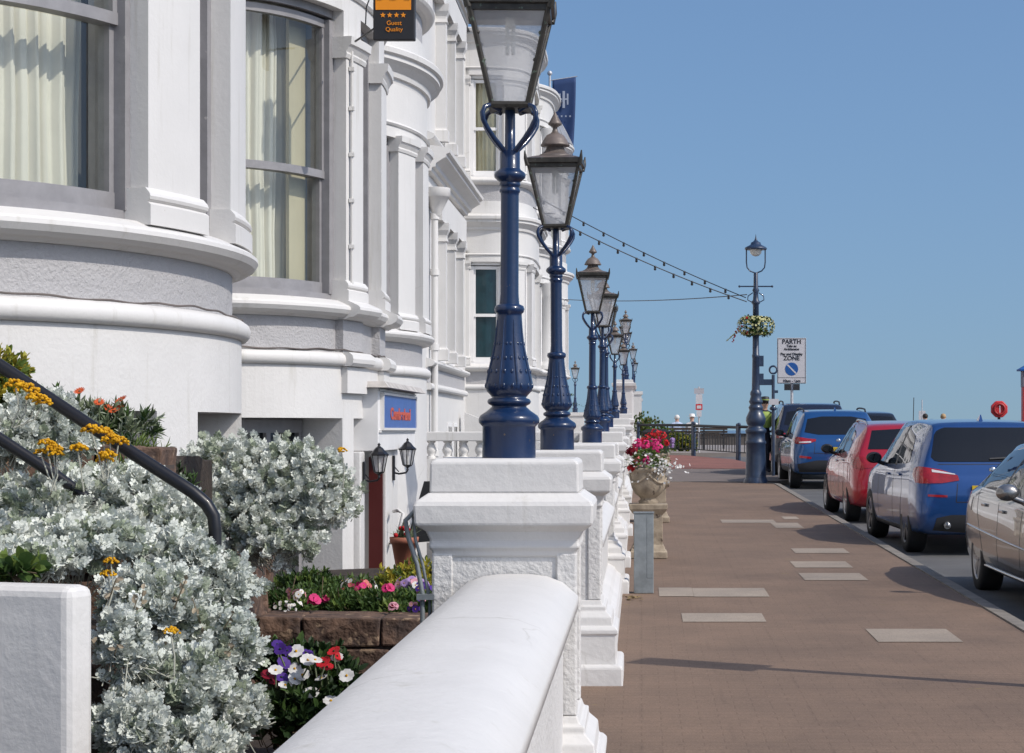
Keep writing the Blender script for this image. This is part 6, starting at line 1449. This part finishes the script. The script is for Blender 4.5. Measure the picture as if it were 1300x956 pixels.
# shrubs, palm, benches and people beyond
sh = [([(-.1, 76, 1.65), (.35, 76.5, 1.55), (.75, 76.2, 1.25)], [(.5, .5, .58), (.5, .5, .56), (.4, .5, .5)], 'olive green shrub behind the railing at the end of the white wall'),
      ([(1.15, 73.5, 1.2), (1.5, 73.8, 1.15), (1.75, 73.6, 1.1)], [(.32, .4, .38), (.3, .4, .34), (.25, .4, .30)], 'yellow green hedge low behind the railing beside the seated people')]
for i, (cs, rs, lab) in enumerate(sh):
    bush(lab, 'shrub', [(c, r) for c, r in zip(cs, rs)], 560, ('oval', .10, .05), [[M['green_leaf2'], M['green_leaf'], pm('olive_leaf', (.17, .15, .05), .7)], [M['green_leaf2'], M['yellow_leaf'], M['green_leaf']]][i], 60+i, None, 'hedge_shrub', 6, False, .5)
pt = thing('palm_tree', 'small palm showing between the second and third blue lamps', 'tree', (-2.75, 72, PZ)); mb = MB(); mb.tube([(0, 0, 0), (.03, 0, .8), (.0, 0, 1.55)], [.13, .11, .10], 10); mb.build('trunk', M['brown_stem'], pt)
mb = MB(); rr = random.Random(6)
for k in range(30):
    a = rr.uniform(0, 6.28); el = rr.uniform(-.2, 1.35); ln = rr.uniform(.6, .95); d = Vector((math.cos(a)*math.cos(el), math.sin(a)*math.cos(el), math.sin(el)))
    prev = Vector((0, 0, 1.55))
    for j in range(9):
        t_ = j/8; p = Vector((0, 0, 1.55)) + d*ln*t_ - Vector((0, 0, .35*t_*t_))
        for s in (-1, 1): add_leaf(mb, p, d*.7+Vector((-math.sin(a), math.cos(a), 0))*s*.6-Vector((0, 0, .1)), Vector((0, 0, 1)), .26*(1-.5*t_), .025, 'lance')
mb.build('crown', [M['green_leaf']], pt)
def bench(label, loc, rz=0):
    t = thing('bench', label, 'bench', loc, rz, 'promenade benches'); mb = MB()
    for k in range(4): mb.box(-.85, .85, -.22+.115*k, -.12+.115*k, .42, .455)
    mb.build('seat', M['wood'], t); mb = MB()
    for k in range(3): mb.box(-.85, .85, -.30-.02*k, -.275-.02*k, .52+.12*k, .61+.12*k)
    mb.build('backrest', M['wood'], t)
    for s in (-.7, .7):
        mb = MB(); mb.box(s-.03, s+.03, -.30, .22, .36, .418); mb.box(s-.03, s+.03, .14, .20, 0, .36); mb.box(s-.03, s+.03, -.33, -.27, 0, .36); mb.box(s-.03, s+.03, -.335, -.302, .36, .9); mb.build('leg', M['black_matt'], t)
bench('promenade bench carrying the two seated people', (1.70, 79.3, PZ)); bench('empty dark bench on the promenade right of the notice post', (2.65, 84, PZ))
def person(label, loc, rz, joints, edges, cloth, hair=None, hat=None, head=(0, 0, 0), group=None, legs=None, split=None):
    """one continuous skinned figure; joints = {name: (pos, radius)}"""
    t = thing('person', label, 'person', loc, rz, group); names = list(joints); me = bpy.data.meshes.new('body')
    me.from_pydata([joints[n][0] for n in names], [(names.index(a), names.index(b)) for a, b in edges], [])
    o = bpy.data.objects.new('body', me); link(o, t); sk = o.modifiers.new('skin', 'SKIN'); 
    for n, v in zip(names, me.skin_vertices[0].data): r = joints[n][1]; v.radius = (r, r) if not isinstance(r, tuple) else r; v.use_root = n == 'pelvis'
    ss = o.modifiers.new('sub', 'SUBSURF'); ss.levels = 2; ss.render_levels = 2
    dg = bpy.context.evaluated_depsgraph_get(); m2 = bpy.data.meshes.new_from_object(o.evaluated_get(dg)); o.modifiers.clear(); o.data = m2
    for m in (cloth, legs or cloth, M['skin']): m2.materials.append(m)
    hz = joints['head'][0]; nz = joints['neck'][0][2]; pz = joints['pelvis'][0][2]
    hands = [Vector(joints[n][0]) for n in names if n.startswith('hand')]
    for p in m2.polygons:
        p.use_smooth = True; c = p.center
        p.material_index = 2 if (c.z > nz-.01 or any((c-h).length < .09 for h in hands)) else (1 if (c.z < pz+.02 or (split and c.y > split)) else 0)
    if hair:
        mb = MB(); mb.sphere((hz[0], hz[1]-.018, hz[2]+.03), .105, 14, 8, .92, 1.02, .95); mb.build('hair', hair, t)
    if hat: 
        mb = MB(); mb.lathe([(.16, .0), (.165, .008), (.105, .02), (.108, .07), (.09, .11), (.0, .12)], (hz[0], hz[1], hz[2]+.055), 18); mb.build('hat', hat, t)
    # face
    mb = MB(); 
    for s in (-1, 1): mb.sphere((hz[0]+s*.034, hz[1]+.088, hz[2]+.0), .011, 6, 4); mb.sphere((hz[0]+s*.095, hz[1]-.005, hz[2]-.005), .022, 6, 4, .5, .8, 1.2)
    mb.sphere((hz[0], hz[1]+.105, hz[2]-.025), .017, 6, 4, .8, 1, 1.2); mb.box(hz[0]-.025, hz[0]+.025, hz[1]+.085, hz[1]+.092, hz[2]-.066, hz[2]-.060); mb.build('face', M['skin'], t)
    return t
def figure(seated=False, lean=0.0):
    J = {}; E = []
    z = .52 if seated else .95
    J['pelvis'] = ((0, 0, z), .145); J['waist'] = ((0, .0+lean*.3, z+.18), .135); J['chest'] = ((0, lean*.8, z+.38), (.175, .13)); J['neck'] = ((0, lean, z+.555), .058); J['head0'] = ((0, lean+.01, z+.62), .075); J['head'] = ((0, lean+.02, z+.70), .098); J['crown'] = ((0, lean+.01, z+.78), .07)
    E += [('pelvis', 'waist'), ('waist', 'chest'), ('chest', 'neck'), ('neck', 'head0'), ('head0', 'head'), ('head', 'crown')]
    for s, k in ((-1, 'l'), (1, 'r')):
        J['sh'+k] = ((s*.185, lean*.8, z+.46), .065); J['el'+k] = ((s*.25, lean*.5-.02+(.05 if seated else 0), z+.19), .046); J['wr'+k] = ((s*.20, .14+lean*.3, z+.06 if seated else z+.16), .033); J['hand'+k] = ((s*.17, .21+lean*.3, z+.06 if seated else z+.22), .04)
        E += [('chest', 'sh'+k), ('sh'+k, 'el'+k), ('el'+k, 'wr'+k), ('wr'+k, 'hand'+k)]
        J['hip'+k] = ((s*.10, .02, z-.05), .095)
        if seated: J['kn'+k] = ((s*.13, .44, z-.04), .066); J['an'+k] = ((s*.13, .46, .09), .045); J['toe'+k] = ((s*.14, .60, .045), .04)
        else: J['kn'+k] = ((s*.10, .03, .50), .062); J['an'+k] = ((s*.10, -.01, .09), .042); J['toe'+k] = ((s*.11, .14, .04), .04)
        E += [('pelvis', 'hip'+k), ('hip'+k, 'kn'+k), ('kn'+k, 'an'+k), ('an'+k, 'toe'+k)]
    return J, E
J, E = figure(True)
person('white haired person in a pale blue top seated on the promenade bench', (1.38, 79.28, PZ), R(8), J, E, M['cloth_blue'], M['hair_white'], None, legs=M['cloth_navy'], split=.2)
person('person in a white shirt and pale cap seated at the right of the bench', (1.95, 79.25, PZ), R(-6), J, E, M['cloth_white'], None, M['cloth_white'], legs=M['cloth_navy'], split=.2)
J, E = figure(False, .05)
w_ = person('traffic warden in dark uniform with hi-vis vest and peaked black hat, standing behind the tall lamp post', (2.90, 49.0, G(49)), R(-150), J, E, M['cloth_navy'], M['hair_dark'], M['black_matt'], legs=M['cloth_navy'])
w_['label'] = 'uniformed person with lime vest and black hat standing behind the tall lamp post'
mb = MB(); mb.lathe([(.175, 1.08), (.19, 1.2), (.21, 1.34), (.20, 1.40), (.12, 1.46)], (0, .03, 0), 16); mb.v = [(x, y*.78+.01, z) for x, y, z in mb.v]; mb.build('vest', M['hivis'], w_)
mb = MB(); mb.lathe([(.112, 1.73), (.113, 1.755)], (0, .07, 0), 16); mb.build('hat_band', M['hivis'], w_)
J, E = figure(True); person('dark haired person whose head just shows over the near blue car', (10.05, 73, PZ), R(20), J, E, M['cloth_navy'], M['hair_dark'], None, legs=M['cloth_navy'])
person('fair person seated to the right, head just over the near blue car', (10.7, 73.1, PZ), R(-10), J, E, M['cloth_white'], pm('fair_hair', (.40, .27, .14), .7), None, legs=M['cloth_blue'])
t = bench('long bench seen only past the blue car roof', (10.4, 73.1, PZ))
t = thing('flag_pole', 'slender grey pole standing beside the heads over the blue car', 'pole', (10.1, 74.2, PZ)); mb = MB(); mb.tube([(0, 0, 0), (0, 0, 1.85)], .02, 6); mb.build('pole', M['grey_pole'], t); mb = MB(); mb.box(-.12, .12, -.01, .01, 1.1, 1.45); mb.build('notice', M['sign_white'], t)
# life ring housing
LBZ = 60; c = Vector(P(1268.5, 519.5, LBZ)); t = thing('lifebuoy_housing', 'red octagonal lifebuoy housing on a post behind the blue car', 'lifebuoy', (c.x, c.y, G(60)-.1)); hz = c.z-G(60)+.1
mb = MB(); mb.plate([(.26*math.cos(2*PI*(i+.5)/8), .26*math.sin(2*PI*(i+.5)/8)) for i in range(8)], (0, .06, hz), (1, 0, 0), (0, 0, 1), .12); mb.build('housing', M['red_sign'], t, bevel=.03)
mb = MB(); mb.tube([(.15*math.cos(2*PI*i/20), -.075, hz+.15*math.sin(2*PI*i/20)) for i in range(21)], .035, 8); mb.build('ring', pm('dull_red', (.36, .02, .02), .5), t)
mb = MB(); mb.box(-.035, .035, .0, .08, 0, hz); mb.build('post', M['black_matt'], t); mb = MB(); mb.box(-.014, .014, -.125, -.115, hz-.10, hz+.10); mb.build('strap', M['sign_white'], t)
# kiosk at the right edge
t = thing('information_board', 'tall red and blue information board at the right edge', 'board', (P(1312, 500, 55)[0], 55, G(55)-.1)); mb = MB(); mb.box(-.30, .30, -.15, .15, 0, 2.2); mb.build('board', M['red_sign'], t, bevel=.01)
mb = MB(); mb.box(-.31, .31, -.16, .16, 2.2, 2.62); mb.build('upper_panel', pm('grey_violet_panel', (.18, .14, .17), .5), t); mb = MB(); mb.stack(0, 0, [(.40, 2.62), (.41, 2.66), (.1, 2.85)], 1, .6); mb.build('roof', M['sign_blue'], t)
# lamp post just out of the frame, its shadow crosses the foreground
t = thing('street_lamp', 'x', 'lamp', (2.62, 11.7, G(11.7))); t['label'] = 'navy kerbside post out of frame whose shadow crosses the near pavement'
mb = MB(); mb.lathe([(.13, 0), (.12, .3), (.075, .36), (.06, .45), (.05, 2.75)], n=16); mb.build('post', M['navy'], t)
mb = MB(); mb.box(-.16, .16, -.02, .02, 2.0, 2.8); k = mb.build('sign_board', M['sign_white'], t); k.rotation_euler.z = R(62)
